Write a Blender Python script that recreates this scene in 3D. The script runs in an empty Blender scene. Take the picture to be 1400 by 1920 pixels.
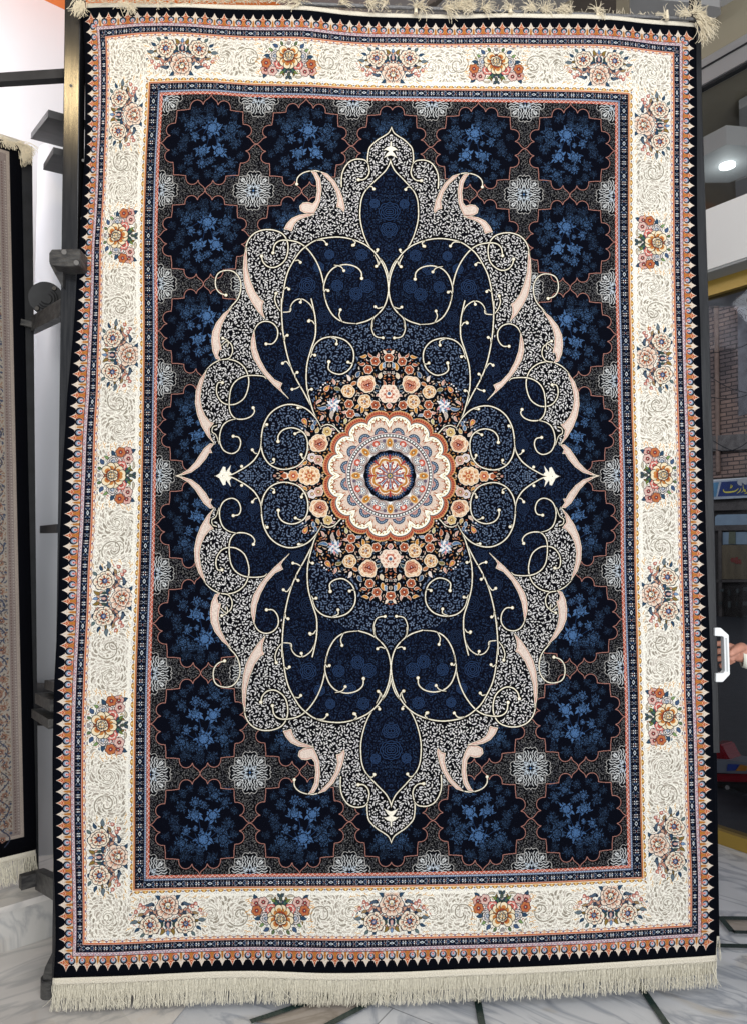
import bpy, bmesh, math, random
import numpy as np
from mathutils import Vector, Matrix
sc=bpy.context.scene; C=sc.collection
# ------------------------------------------------------------------ camera, world, lights, exposure
ZC=1.60                                     # height of the carpet's middle above the floor
YAW,PITCH,ROLL=map(math.radians,(-2.5104,2.9227,-0.0285))
CAM=Vector((-0.1554,-2.2200,ZC-0.2272)); FPX=1350.0
Rz=Matrix.Rotation(YAW,3,'Z'); Rx=Matrix.Rotation(PITCH,3,'X'); Ry=Matrix.Rotation(ROLL,3,'Y')
R=Rz@Rx@Ry
cd=bpy.data.cameras.new('camera'); cam=bpy.data.objects.new('camera',cd); C.objects.link(cam); sc.camera=cam
cd.sensor_fit='HORIZONTAL'; cd.sensor_width=36; cd.lens=36*FPX/1400; cd.clip_start=.05; cd.clip_end=200
M=Matrix((R.col[0],R.col[2],-R.col[1])).transposed(); cam.matrix_world=Matrix.Translation(CAM)@M.to_4x4()
w=bpy.data.worlds.new('World'); sc.world=w; w.use_nodes=True
w.node_tree.nodes['Background'].inputs[0].default_value=(.90,.95,1,1); w.node_tree.nodes['Background'].inputs[1].default_value=.54
def area(name,loc,tgt,sx,sy,e,col=(1,1,1)):
    l=bpy.data.lights.new(name,'AREA'); l.shape='RECTANGLE'; l.size=sx; l.size_y=sy; l.energy=e; l.color=col
    o=bpy.data.objects.new(name,l); C.objects.link(o); o.location=loc
    o.rotation_euler=(Vector(tgt)-Vector(loc)).to_track_quat('-Z','Y').to_euler(); return o
area('daylight_from_entrance',(0.6,-4.6,1.5),(0,0,1.2),4.5,2.6,196,(1,.99,.97))
area('floor_fill_front',(.2,-1.9,3.9),(.2,-.2,0),1.4,1.4,36,(1,.97,.93))  # added overhead fill lamp, aimed down to brighten the floor
area('wall_washer',(-2.3,.4,3.6),(-1.9,1.8,2.6),.6,.6,22,(1,.97,.97))
area('warm_downlight',(-1.476,-1.25,3.6),(-1.0,0,2.8),.10,.22,6,(1,.74,.36))
sc.view_settings.view_transform='Standard'; sc.view_settings.look='None'; sc.view_settings.exposure=0; sc.view_settings.gamma=1
sc.render.engine='CYCLES'; sc.cycles.use_denoising=True; sc.cycles.max_bounces=8; sc.cycles.transparent_max_bounces=12
# ------------------------------------------------------------------ measuring helpers (photograph pixel -> place in the room)
def at(px,py,D): return CAM+R@Vector(((px-700)/FPX*D,D,(960-py)/FPX*D))
def ray(px,py): return R@Vector(((px-700)/FPX,1,(960-py)/FPX))
def hit(px,py,P,N):
    r=ray(px,py); return CAM+r*((Vector(P)-CAM).dot(Vector(N))/r.dot(Vector(N)))
def onY(px,py,y): return hit(px,py,(0,y,0),(0,1,0))
def onZ(px,py,z): return hit(px,py,(0,0,z),(0,0,1))
def heading(deg): 
    a=math.radians(deg); return (Rz@Vector((math.sin(a),math.cos(a),0))).normalized()
# ------------------------------------------------------------------ materials
def mat(name,col,rough=.6,metal=0,spec=.5,noise=0,nscale=20,bump=0,bscale=60,coord='Object',col2=None,stretch=(1,1,1),emit=0):
    m=bpy.data.materials.new(name); m.use_nodes=True; n=m.node_tree.nodes; l=m.node_tree.links; b=n['Principled BSDF']
    b.inputs['Base Color'].default_value=(*col,1); b.inputs['Roughness'].default_value=rough; b.inputs['Metallic'].default_value=metal; b.inputs['Specular IOR Level'].default_value=spec
    tc=n.new('ShaderNodeTexCoord'); mp=n.new('ShaderNodeMapping'); mp.inputs['Scale'].default_value=stretch; l.new(tc.outputs[coord],mp.inputs[0])
    if noise or col2:
        t=n.new('ShaderNodeTexNoise'); t.inputs['Scale'].default_value=nscale; t.inputs['Detail'].default_value=6; l.new(mp.outputs[0],t.inputs[0])
        r=n.new('ShaderNodeValToRGB'); l.new(t.outputs[0],r.inputs[0])
        c2=col2 or tuple(v*(1-noise) for v in col)
        r.color_ramp.elements[0].position=.35; r.color_ramp.elements[1].position=.65
        r.color_ramp.elements[0].color=(*c2,1); r.color_ramp.elements[1].color=(*col,1); l.new(r.outputs[0],b.inputs['Base Color'])
    if bump:
        t=n.new('ShaderNodeTexNoise'); t.inputs['Scale'].default_value=bscale; t.inputs['Detail'].default_value=4; l.new(mp.outputs[0],t.inputs[0])
        bp=n.new('ShaderNodeBump'); bp.inputs['Strength'].default_value=bump; bp.inputs['Distance'].default_value=.01; l.new(t.outputs[0],bp.inputs['Height']); l.new(bp.outputs[0],b.inputs['Normal'])
    if emit: b.inputs['Emission Color'].default_value=(*col,1); b.inputs['Emission Strength'].default_value=emit
    return m
def srgb(r,g,b): return tuple((v/255/12.92 if v<10.3 else ((v/255+.055)/1.055)**2.4) for v in (r,g,b))
def marble(name,base,vein,warm=None,tiles=None,rot=0,gcol=(.45,.44,.42)):
    m=bpy.data.materials.new(name); m.use_nodes=True; n=m.node_tree.nodes; l=m.node_tree.links; b=n['Principled BSDF']; b.inputs['Roughness'].default_value=.22; b.inputs['Specular IOR Level'].default_value=.45
    tc=n.new('ShaderNodeTexCoord'); mp=n.new('ShaderNodeMapping'); mp.inputs['Rotation'].default_value=(0,0,rot); l.new(tc.outputs['Object'],mp.inputs[0])
    src=mp.outputs[0]
    def noise(s,d,dist=0,sc_=(1,1,1)):
        k=n.new('ShaderNodeMapping'); k.inputs['Scale'].default_value=sc_; l.new(src,k.inputs[0]); t=n.new('ShaderNodeTexNoise'); t.inputs['Scale'].default_value=s; t.inputs['Detail'].default_value=d; t.inputs['Distortion'].default_value=dist; l.new(k.outputs[0],t.inputs[0]); return t.outputs[0]
    def ramp(s,p0,c0,p1,c1,mid=None):
        r=n.new('ShaderNodeValToRGB'); l.new(s,r.inputs[0]); r.color_ramp.elements[0].position=p0; r.color_ramp.elements[0].color=(*c0,1); r.color_ramp.elements[1].position=p1; r.color_ramp.elements[1].color=(*c1,1)
        if mid: e=r.color_ramp.elements.new(mid[0]); e.color=(*mid[1],1)
        return r.outputs[0]
    def mix(f,a,c,mode='MIX'):
        x=n.new('ShaderNodeMix'); x.data_type='RGBA'; x.blend_type=mode
        if isinstance(f,float): x.inputs[0].default_value=f
        else: l.new(f,x.inputs[0])
        l.new(a,x.inputs[6]); l.new(c,x.inputs[7]); return x.outputs[2]
    dark=tuple(v*.84 for v in base)
    cloud=ramp(noise(1.6,8,1.2,(1,2.2,1)),.35,dark,.62,base)
    v=ramp(noise(2.4,10,2.2,(.7,1.8,1)),.44,(1,1,1),.56,(1,1,1),(.5,tuple(a/max(b_,1e-3) for a,b_ in zip(vein,base))))
    c=mix(1.0,cloud,v,'MULTIPLY')
    if warm:
        wv=ramp(noise(3.1,6,1.4),.56,(1,1,1),.72,warm); c=mix(1.0,c,wv,'MULTIPLY')
    if tiles:
        br=n.new('ShaderNodeTexBrick'); l.new(src,br.inputs[0]); br.inputs['Scale'].default_value=1; br.inputs['Brick Width'].default_value=tiles[0]; br.inputs['Row Height'].default_value=tiles[1]; br.inputs['Mortar Size'].default_value=.0022; br.inputs['Mortar Smooth'].default_value=.1
        br.inputs['Color1'].default_value=(1,1,1,1); br.inputs['Color2'].default_value=(.86,.86,.86,1); br.inputs['Mortar'].default_value=(*[g/max(b_,1e-3) for g,b_ in zip(gcol,base)],1); c=mix(1.0,c,br.outputs[0],'MULTIPLY')
    l.new(c,b.inputs['Base Color']); return m
def image_mat(name,img,bump=.35,fine=330):
    m=bpy.data.materials.new(name); m.use_nodes=True; n=m.node_tree.nodes; l=m.node_tree.links; b=n['Principled BSDF']; b.inputs['Roughness'].default_value=.95; b.inputs['Specular IOR Level'].default_value=.04
    b.inputs['Sheen Weight'].default_value=.0
    t=n.new('ShaderNodeTexImage'); t.image=img; t.extension='EXTEND'
    tc=n.new('ShaderNodeTexCoord'); l.new(tc.outputs['UV'],t.inputs[0])
    nz=n.new('ShaderNodeTexNoise'); nz.inputs['Scale'].default_value=fine; nz.inputs['Detail'].default_value=2; l.new(tc.outputs['Object'],nz.inputs[0])
    n2=n.new('ShaderNodeTexNoise'); n2.inputs['Scale'].default_value=3; n2.inputs['Detail'].default_value=5; l.new(tc.outputs['Object'],n2.inputs[0])
    mr=n.new('ShaderNodeMapRange'); mr.inputs[1].default_value=.3; mr.inputs[2].default_value=.7; mr.inputs[3].default_value=.74; mr.inputs[4].default_value=1.14; l.new(nz.outputs[0],mr.inputs[0])
    m2=n.new('ShaderNodeMapRange'); m2.inputs[1].default_value=.3; m2.inputs[2].default_value=.7; m2.inputs[3].default_value=.90; m2.inputs[4].default_value=1.05; l.new(n2.outputs[0],m2.inputs[0])
    mu=n.new('ShaderNodeMath'); mu.operation='MULTIPLY'; l.new(mr.outputs[0],mu.inputs[0]); l.new(m2.outputs[0],mu.inputs[1])
    x=n.new('ShaderNodeMix'); x.data_type='RGBA'; x.blend_type='MULTIPLY'; x.inputs[0].default_value=1; l.new(t.outputs[0],x.inputs[6]); l.new(mu.outputs[0],x.inputs[7]); l.new(x.outputs[2],b.inputs['Base Color'])
    bp=n.new('ShaderNodeBump'); bp.inputs['Strength'].default_value=bump; bp.inputs['Distance'].default_value=.003; l.new(nz.outputs[0],bp.inputs['Height']); l.new(bp.outputs[0],b.inputs['Normal'])
    return m
def new_image(name,a):
    h,w_=a.shape[:2]; im=bpy.data.images.new(name,w_,h); px=np.ones((h,w_,4),np.float32); px[...,:3]=np.clip(a[::-1],0,1); im.pixels.foreach_set(px.ravel()); im.update(); im.pack(); return im
# ------------------------------------------------------------------ mesh helpers
def link(name,bm,m,parent=None,smooth=False):
    me=bpy.data.meshes.new(name); bm.normal_update(); bm.to_mesh(me); bm.free(); o=bpy.data.objects.new(name,me); C.objects.link(o)
    for k in (m if isinstance(m,(list,tuple)) else [m]): me.materials.append(k)
    if smooth: me.polygons.foreach_set('use_smooth',[True]*len(me.polygons))
    if parent: o.parent=parent; o.matrix_parent_inverse=Matrix.Translation(-parent.location) if parent.parent is None else (Matrix.Identity(4))
    return o
def thing(name,loc,label,cat,group=None):
    o=bpy.data.objects.new(name,None); C.objects.link(o); o.location=loc; o.empty_display_size=.1; return tag(o,label,cat,group)
def tag(o,label,cat,group=None):
    o['label']=label; o['category']=cat
    if group: o['group']=group
    return o
def struct(o): o['kind']='structure'; return o
def add_bar(bm,p0,p1,w_,h,up=(0,0,1),bev=.0):
    """a straight box-section bar from p0 to p1, w_ wide and h deep"""
    p0,p1=Vector(p0),Vector(p1); d=(p1-p0).normalized(); s=d.cross(Vector(up))
    if s.length<1e-4: s=d.cross(Vector((0,1,0)))
    s.normalize(); u=s.cross(d)
    vs=[bm.verts.new(p+s*a*w_/2+u*b*h/2) for p in (p0,p1) for a,b in ((-1,-1),(1,-1),(1,1),(-1,1))]
    fs=[bm.faces.new([vs[i] for i in q]) for q in ((3,2,1,0),(4,5,6,7),(0,1,5,4),(1,2,6,5),(2,3,7,6),(3,0,4,7))]
    if bev: 
        es=list({e for f in fs for e in f.edges}); bmesh.ops.bevel(bm,geom=es,offset=bev,segments=2,affect='EDGES',profile=.6)
    return bm
def bar(p0,p1,w_,h,up=(0,0,1),bev=.0): return add_bar(bmesh.new(),p0,p1,w_,h,up,bev)
def add_cyl(bm,p0,p1,r,n=24,r2=None):
    p0,p1=Vector(p0),Vector(p1); d=p1-p0; q=d.to_track_quat('Z','Y').to_matrix().to_4x4()
    bmesh.ops.create_cone(bm,cap_ends=True,segments=n,radius1=r,radius2=r if r2 is None else r2,depth=d.length,matrix=Matrix.Translation((p0+p1)/2)@q); return bm
def cyl(p0,p1,r,n=24,r2=None): return add_cyl(bmesh.new(),p0,p1,r,n,r2)
def add_tube(bm,pts,r,n=6,r1=None):
    pts=[Vector(p) for p in pts]; rings=[]
    for i,p in enumerate(pts):
        d=(pts[min(i+1,len(pts)-1)]-pts[max(i-1,0)]).normalized(); a=d.cross(Vector((.31,.92,.2))); a.normalize(); b=d.cross(a)
        rr=r if r1 is None else r+(r1-r)*i/(len(pts)-1)
        rings.append([bm.verts.new(p+(a*math.cos(6.2832*k/n)+b*math.sin(6.2832*k/n))*rr) for k in range(n)])
    for i in range(len(rings)-1):
        for k in range(n): bm.faces.new((rings[i][k],rings[i][(k+1)%n],rings[i+1][(k+1)%n],rings[i+1][k]))
    if n>3:
        bm.faces.new(rings[0][::-1]); bm.faces.new(rings[-1])
    return bm
def prism(poly,depth):
    """a flat outline (points in space) given thickness along the vector depth"""
    bm=bmesh.new(); a=[bm.verts.new(p) for p in poly]; b=[bm.verts.new(Vector(p)+Vector(depth)) for p in poly]; n=len(a)
    bm.faces.new(a); bm.faces.new(b[::-1])
    for i in range(n): bm.faces.new((a[(i+1)%n],a[i],b[i],b[(i+1)%n]))
    bmesh.ops.recalc_face_normals(bm,faces=bm.faces); return bm
# ------------------------------------------------------------------ pattern drawing
class Canvas:
    """A grid of knots; shapes are woven into it in carpet units (1 unit = 1.66 mm)."""
    def __init__(s, w, h, S, bg):
        s.S=S; s.W=int(w*S); s.H=int(h*S)
        s.a=np.empty((s.H,s.W,3),np.float32); s.a[:]=np.array(bg)/255.
        s.clip=None; s.occ=np.zeros((s.H,s.W),bool)
    def box(s,x0,y0,x1,y1):
        return (max(0,int(x0*s.S)-1),max(0,int(y0*s.S)-1),min(s.W,int(x1*s.S)+2),min(s.H,int(y1*s.S)+2))
    def pmask(s,pts):
        p=np.asarray(pts,float); x0,y0=p.min(0); x1,y1=p.max(0); b=s.box(x0,y0,x1,y1)
        if b[2]<=b[0] or b[3]<=b[1]: return b,None
        X=(np.arange(b[0],b[2])+.5)/s.S; Y=(np.arange(b[1],b[3])+.5)/s.S
        m=np.zeros((len(Y),len(X)),bool)
        q=np.roll(p,-1,0)
        for (ax,ay),(bx,by) in zip(p,q):
            if ay==by: continue
            lo,hi=(ay,by) if ay<by else (by,ay)
            r=np.nonzero((Y>=lo)&(Y<hi))[0]
            if len(r)==0: continue
            xi=ax+(Y[r]-ay)*(bx-ax)/(by-ay)
            m[r]^=(X[None,:]<xi[:,None])
        return b,m
    def put(s,b,m,col,occ=False):
        if m is None: return
        sl=(slice(b[1],b[3]),slice(b[0],b[2]))
        if s.clip is not None: m=m&s.clip[sl]
        s.a[sl][m]=np.array(col,np.float32)/255.
        if occ: s.occ[sl]|=m
    def poly(s,pts,col,occ=False):
        b,m=s.pmask(pts); s.put(b,m,col,occ)
    def disc(s,x,y,r,col,occ=False):
        b=s.box(x-r,y-r,x+r,y+r)
        if b[2]<=b[0] or b[3]<=b[1]: return
        X=(np.arange(b[0],b[2])+.5)/s.S; Y=(np.arange(b[1],b[3])+.5)/s.S
        s.put(b,(X[None]-x)**2+(Y[:,None]-y)**2<=r*r,col,occ)
    def rect(s,x0,y0,x1,y1,col):
        b=(max(0,int(round(x0*s.S))),max(0,int(round(y0*s.S))),min(s.W,int(round(x1*s.S))),min(s.H,int(round(y1*s.S))))
        if b[2]>b[0] and b[3]>b[1]: s.put(b,np.ones((b[3]-b[1],b[2]-b[0]),bool),col)
    def stroke(s,pts,w,col,occ=False):
        p=np.asarray(pts,float); n=len(p)
        w=np.full(n,w,float) if np.isscalar(w) else np.asarray(w,float)
        for i in range(n-1):
            (ax,ay),(bx,by)=p[i],p[i+1]; wa,wb=w[i]/2,w[i+1]/2; wm=max(wa,wb)
            b=s.box(min(ax,bx)-wm,min(ay,by)-wm,max(ax,bx)+wm,max(ay,by)+wm)
            if b[2]<=b[0] or b[3]<=b[1]: continue
            X=(np.arange(b[0],b[2])+.5)/s.S; Y=((np.arange(b[1],b[3])+.5)/s.S)[:,None]
            dx,dy=bx-ax,by-ay; L=dx*dx+dy*dy+1e-9
            t=np.clip(((X-ax)*dx+(Y-ay)*dy)/L,0,1)
            m=(X-ax-t*dx)**2+(Y-ay-t*dy)**2<=(wa+(wb-wa)*t)**2
            s.put(b,m,col,occ)
def spl(pts,n=8,closed=False):
    p=np.asarray(pts,float)
    if closed: P=np.vstack([p[-1],p,p[0],p[1]])
    else: P=np.vstack([2*p[0]-p[1],p,2*p[-1]-p[-2]])
    out=[]
    t=np.linspace(0,1,n,endpoint=False)[:,None]
    for i in range(len(P)-3):
        a,b,c,d=P[i:i+4]
        out.append(.5*((2*b)+(-a+c)*t+(2*a-5*b+4*c-d)*t*t+(-a+3*b-3*c+d)*t**3))
    o=np.vstack(out)
    return o if closed else np.vstack([o,p[-1]])
def rot(p,a,x=0,y=0,k=1,mir=1):
    p=np.asarray(p,float)*[1,mir]; c,s=math.cos(a),math.sin(a)
    return np.c_[p[:,0]*c-p[:,1]*s,p[:,0]*s+p[:,1]*c]*k+[x,y]
_t=np.linspace(0,1,9); _q=np.linspace(0,2*np.pi,14,endpoint=False)
def comma(x,y,a,L,w,k):
    """a curved leaf: k is how much it curls"""
    th=a+k*(_t-.5)*1.6; dx=np.cumsum(np.cos(th))*L/9; dy=np.cumsum(np.sin(th))*L/9
    dx-=dx[4];dy-=dy[4]
    ww=w*.5*np.sin(np.pi*np.clip(_t*.86+.12,0,1))**.8*(1.25-.7*_t)
    nx,ny=-np.sin(th),np.cos(th)
    return np.r_[np.c_[x+dx+nx*ww,y+dy+ny*ww],np.c_[x+dx-nx*ww,y+dy-ny*ww][::-1]]
def scat(c,mask,rng,cols,size,gap,swirl=30,n=4000,curlp=.12,dotp=.3,flw=0,dens=None,cen=None):
    """covers the masked region with small separate leaves, curls, dots and blossoms that circle round swirl centres"""
    ys,xs=np.nonzero(mask[::3,::3]);
    if len(ys)==0: return
    xs=xs*3/c.S; ys=ys*3/c.S
    x0,x1,y0,y1=xs.min(),xs.max(),ys.min(),ys.max()
    given=cen; cen=[]
    j=0
    yy=y0-swirl
    while yy<y1+swirl:
        xx=x0-swirl+(j%2)*swirl*.5
        while xx<x1+swirl:
            cen.append((xx+rng.uniform(-.2,.2)*swirl,yy+rng.uniform(-.2,.2)*swirl,rng.choice((-1,1)))); xx+=swirl
        yy+=swirl*.86; j+=1
    cen=np.array(given if given else cen)
    old=c.clip; c.clip=mask
    for i in range(n):
        q=rng.randrange(len(xs)); x=xs[q]+rng.random()*1.5; y=ys[q]+rng.random()*1.5
        if dens is not None and rng.random()>dens(x,y): continue
        if c.occ[min(c.H-1,int(y*c.S)),min(c.W-1,int(x*c.S))]: continue
        d=(cen[:,0]-x)**2+(cen[:,1]-y)**2; kk=d.argmin(); sx,sy,sg=cen[kk]
        a=math.atan2(y-sy,x-sx)+sg*(math.pi/2-.45)+rng.uniform(-.3,.3)
        f=1-.35*i/n
        r=rng.random()
        col=cols[rng.randrange(len(cols))]
        if r<flw:
            R=size*.55*rng.uniform(.8,1.2); nn=rng.choice((4,5)); th=np.linspace(0,2*np.pi,nn*6,endpoint=False)
            rr=R*(.72+.28*np.cos(nn*th)); big=np.c_[x+(rr+gap)*np.cos(th+a),y+(rr+gap)*np.sin(th+a)]
            P=[np.c_[x+rr*np.cos(th+a),y+rr*np.sin(th+a)]]
        elif r<flw+dotp*(.3+i/n):
            R=size*.17; th=np.linspace(0,2*np.pi,8,endpoint=False); big=np.c_[x+(R+gap)*np.cos(th),y+(R+gap)*np.sin(th)]; P=None
        else:
            L=size*rng.uniform(.8,1.5)*f; w=size*rng.uniform(.3,.42)*f; k=sg*rng.uniform(.5,1.6)
            P=[comma(x,y,a,L,w,k)]; big=comma(x,y,a,L+2*gap,w+2*gap,k)
        b,m=c.pmask(big)
        if m is None or (c.occ[b[1]:b[3],b[0]:b[2]]&m).any(): continue
        if P is None: c.disc(x,y,R,col,True)
        else:
            for p in P: c.poly(p,col,True)
            if r<flw:
                c.disc(x,y,R*.25,(4,6,14))
                if nn==4:
                    for h in range(4): c.stroke([(x+R*.2*math.cos(a+h*1.571+.785),y+R*.2*math.sin(a+h*1.571+.785)),(x+R*.75*math.cos(a+h*1.571+.785),y+R*.75*math.sin(a+h*1.571+.785))],.9,(4,6,14))
    c.clip=old

# colours of the yarns
CREAM=(238,234,220); BLACK=(7,9,19); NAVY=(9,14,34); IVORY=(240,234,216); SILVER=(210,207,205); PINKB=(226,208,196)
REDL=(184,112,100); ORANGE=(190,98,52); GOLD=(196,132,52); SLATE=(78,97,126); DBLUE=(22,38,66); BLUE=(52,84,126)
ROSE=(201,134,120); OLIVE=(134,108,48); TEAL=(42,70,96); GREYB=(128,146,170); TAUPE=(186,177,164); BROWN=(120,60,34)

def flower(c,x,y,r,n,cols,a0=0,out=(20,30,48),ring=True,sx=1,sy=1):
    """petals in layers from the rim inwards, each petal with its own outline"""
    k=len(cols)
    for j,col in enumerate(cols):
        R=r*(1-j/(k+.6)); nn=n
        th=np.linspace(0,2*np.pi,nn*8,endpoint=False)
        rr=R*(.84+.16*np.abs(np.cos(nn/2*(th-a0-j*.35))))
        P=np.c_[x+sx*rr*np.cos(th),y+sy*rr*np.sin(th)]
        if j==0 or (ring and j%2==0):
            P2=np.c_[x+sx*(rr+.9)*np.cos(th),y+sy*(rr+.9)*np.sin(th)]; c.poly(P2,out,True)
        c.poly(P,col)
        if j==0 and r>7:
            for h in range(nn):
                t=a0+np.pi/nn+2*np.pi*h/nn
                c.stroke([(x+sx*R*.5*math.cos(t),y+sy*R*.5*math.sin(t)),(x+sx*R*.84*math.cos(t),y+sy*R*.84*math.sin(t))],.7,out)
def bloom(c,x,y,r,n,rim,core,mid,out,sd=0,sx=1,sy=1,a0=0):
    """an open flower: ragged outlined petals, streaks of the core colour running outwards, a small swirl in the middle"""
    rj=random.Random(sd)
    for lay,(R,k) in enumerate(((1,n),(.66,max(5,n-3)))):
        ps=[]
        for h in range(k):
            t=a0+2*np.pi*(h+.5*lay)/k+rj.uniform(-.12,.12); rr=r*R*rj.uniform(.86,1.1); ps.append((t,rr,2*np.pi*rr*.5/k*1.08))
        for t,rr,w in ps: c.disc(x+sx*(rr-w)*math.cos(t),y+sy*(rr-w)*math.sin(t),w+1.05,out,lay==0)
        for t,rr,w in ps:
            c.disc(x+sx*(rr-w)*math.cos(t),y+sy*(rr-w)*math.sin(t),w,rim)
            c.stroke([(x,y),(x+sx*(rr-w*1.1)*math.cos(t),y+sy*(rr-w*1.1)*math.sin(t))],[w*1.5,w*.9],rim)
        for t,rr,w in ps:
            for q in (-.22,.0,.22): c.stroke([(x+sx*rr*.2*math.cos(t+q),y+sy*rr*.2*math.sin(t+q)),(x+sx*rr*.8*math.cos(t+q*.5),y+sy*rr*.8*math.sin(t+q*.5))],[3.0,.6],core)
            t2=t+np.pi/k; c.stroke([(x+sx*rr*.45*math.cos(t2),y+sy*rr*.45*math.sin(t2)),(x+sx*rr*.9*math.cos(t2),y+sy*rr*.9*math.sin(t2))],.8,out)
    c.disc(x,y,r*.27,out); c.disc(x-.4,y,r*.23,mid); c.stroke([(x-r*.1,y-r*.12),(x+r*.06,y-r*.02),(x-r*.04,y+r*.1)],.9,(226,222,226))
def petals(c,x,y,r,n,col,cen,a0=0,out=None,wd=.62):
    """a simple open blossom of round petals"""
    if out:
        for h in range(n):
            t=a0+2*np.pi*h/n; c.disc(x+r*.58*math.cos(t),y+r*.58*math.sin(t),r*.42+.8,out,True)
    for h in range(n):
        t=a0+2*np.pi*h/n; c.disc(x+r*.58*math.cos(t),y+r*.58*math.sin(t),r*.40,col)
    c.disc(x,y,r*.35,col); 
    for h in range(n):
        t=a0+2*np.pi*h/n; c.disc(x+r*.3*math.cos(t),y+r*.3*math.sin(t),r*.17,cen)
    c.disc(x,y,r*.16,(236,226,200))
def leaf(c,x,y,a,L,w,col,out=None,k=.5):
    if out: c.poly(comma(x,y,a,L+1.4,w+1.6,k),out,True)
    c.poly(comma(x,y,a,L,w,k),col,True)
def twig(c,x,y,a,L,rng,col=GOLD):
    p=[(x,y)]; aa=a
    for i in range(4):
        aa=a+(.5 if i%2 else -.5)*rng.uniform(.6,1.3); p.append((p[-1][0]+L/4*math.cos(aa),p[-1][1]+L/4*math.sin(aa)))
    c.stroke(p,1.0,col,True)
    q=p[2]; b=a+rng.choice((-1,1))*.9; c.stroke([q,(q[0]+L*.3*math.cos(b),q[1]+L*.3*math.sin(b))],.9,col,True)

# quadrant of the carpet: x outwards from the centre line, y outwards from the middle row
HM=None
def set_h(H): 
    global HM; HM=H
def ph(pts):
    p=np.atleast_2d(np.asarray(pts,float)); q=np.c_[p,np.ones(len(p))]@HM.T; q=q[:,:2]/q[:,2:]
    return np.abs(q) if False else np.c_[-q[:,0]-2.2,-q[:,1]+1.6]
def c6(p): p=np.atleast_2d(np.asarray(p,float)); return ph(p/6.4+[640,220])
def c2(p): p=np.atleast_2d(np.asarray(p,float)); return ph(p/3.3333+[320,300])
def c3(p): p=np.atleast_2d(np.asarray(p,float)); return ph(p/3.3333+[320,560])
def c7(p): p=np.atleast_2d(np.asarray(p,float)); return ph(p/7.0+[540,640])

def oct_to_quad(o):
    """outline of an ornament with eight mirror parts, from one of them (from the top tip to the diagonal)"""
    o=np.asarray(o,float); q=np.vstack([o,o[::-1][1:,::-1]])      # a quarter: top tip -> side tip
    r=np.vstack([q,(q*[1,-1])[::-1][1:]]); 
    return np.vstack([r,(r*[-1,1])[::-1][1:-1]])
ROS=np.vstack([spl([(0,89.9),(2.5,85),(7,81),(11.5,77),(13.7,71.5)],4)[:-1],spl([(13.7,71.5),(17,76.5),(22.5,79.3),(28.5,79),(33.5,76),(36.8,70),(37.5,63)],4)[:-1],[(37.5,63),(49,61.6),(61.5,60.7)]])
ROS=np.vstack([ROS[:-1],[(61.2,61.2)]]); ROSETTE=oct_to_quad(ROS)
SN=np.vstack([spl([(0,39),(2.5,35.8),(6,37.2),(9.5,37),(12.6,33),(13,28)],4),[(19.5,28),(20,27.5),(27,27)]]); SNOW=oct_to_quad(SN)

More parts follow.
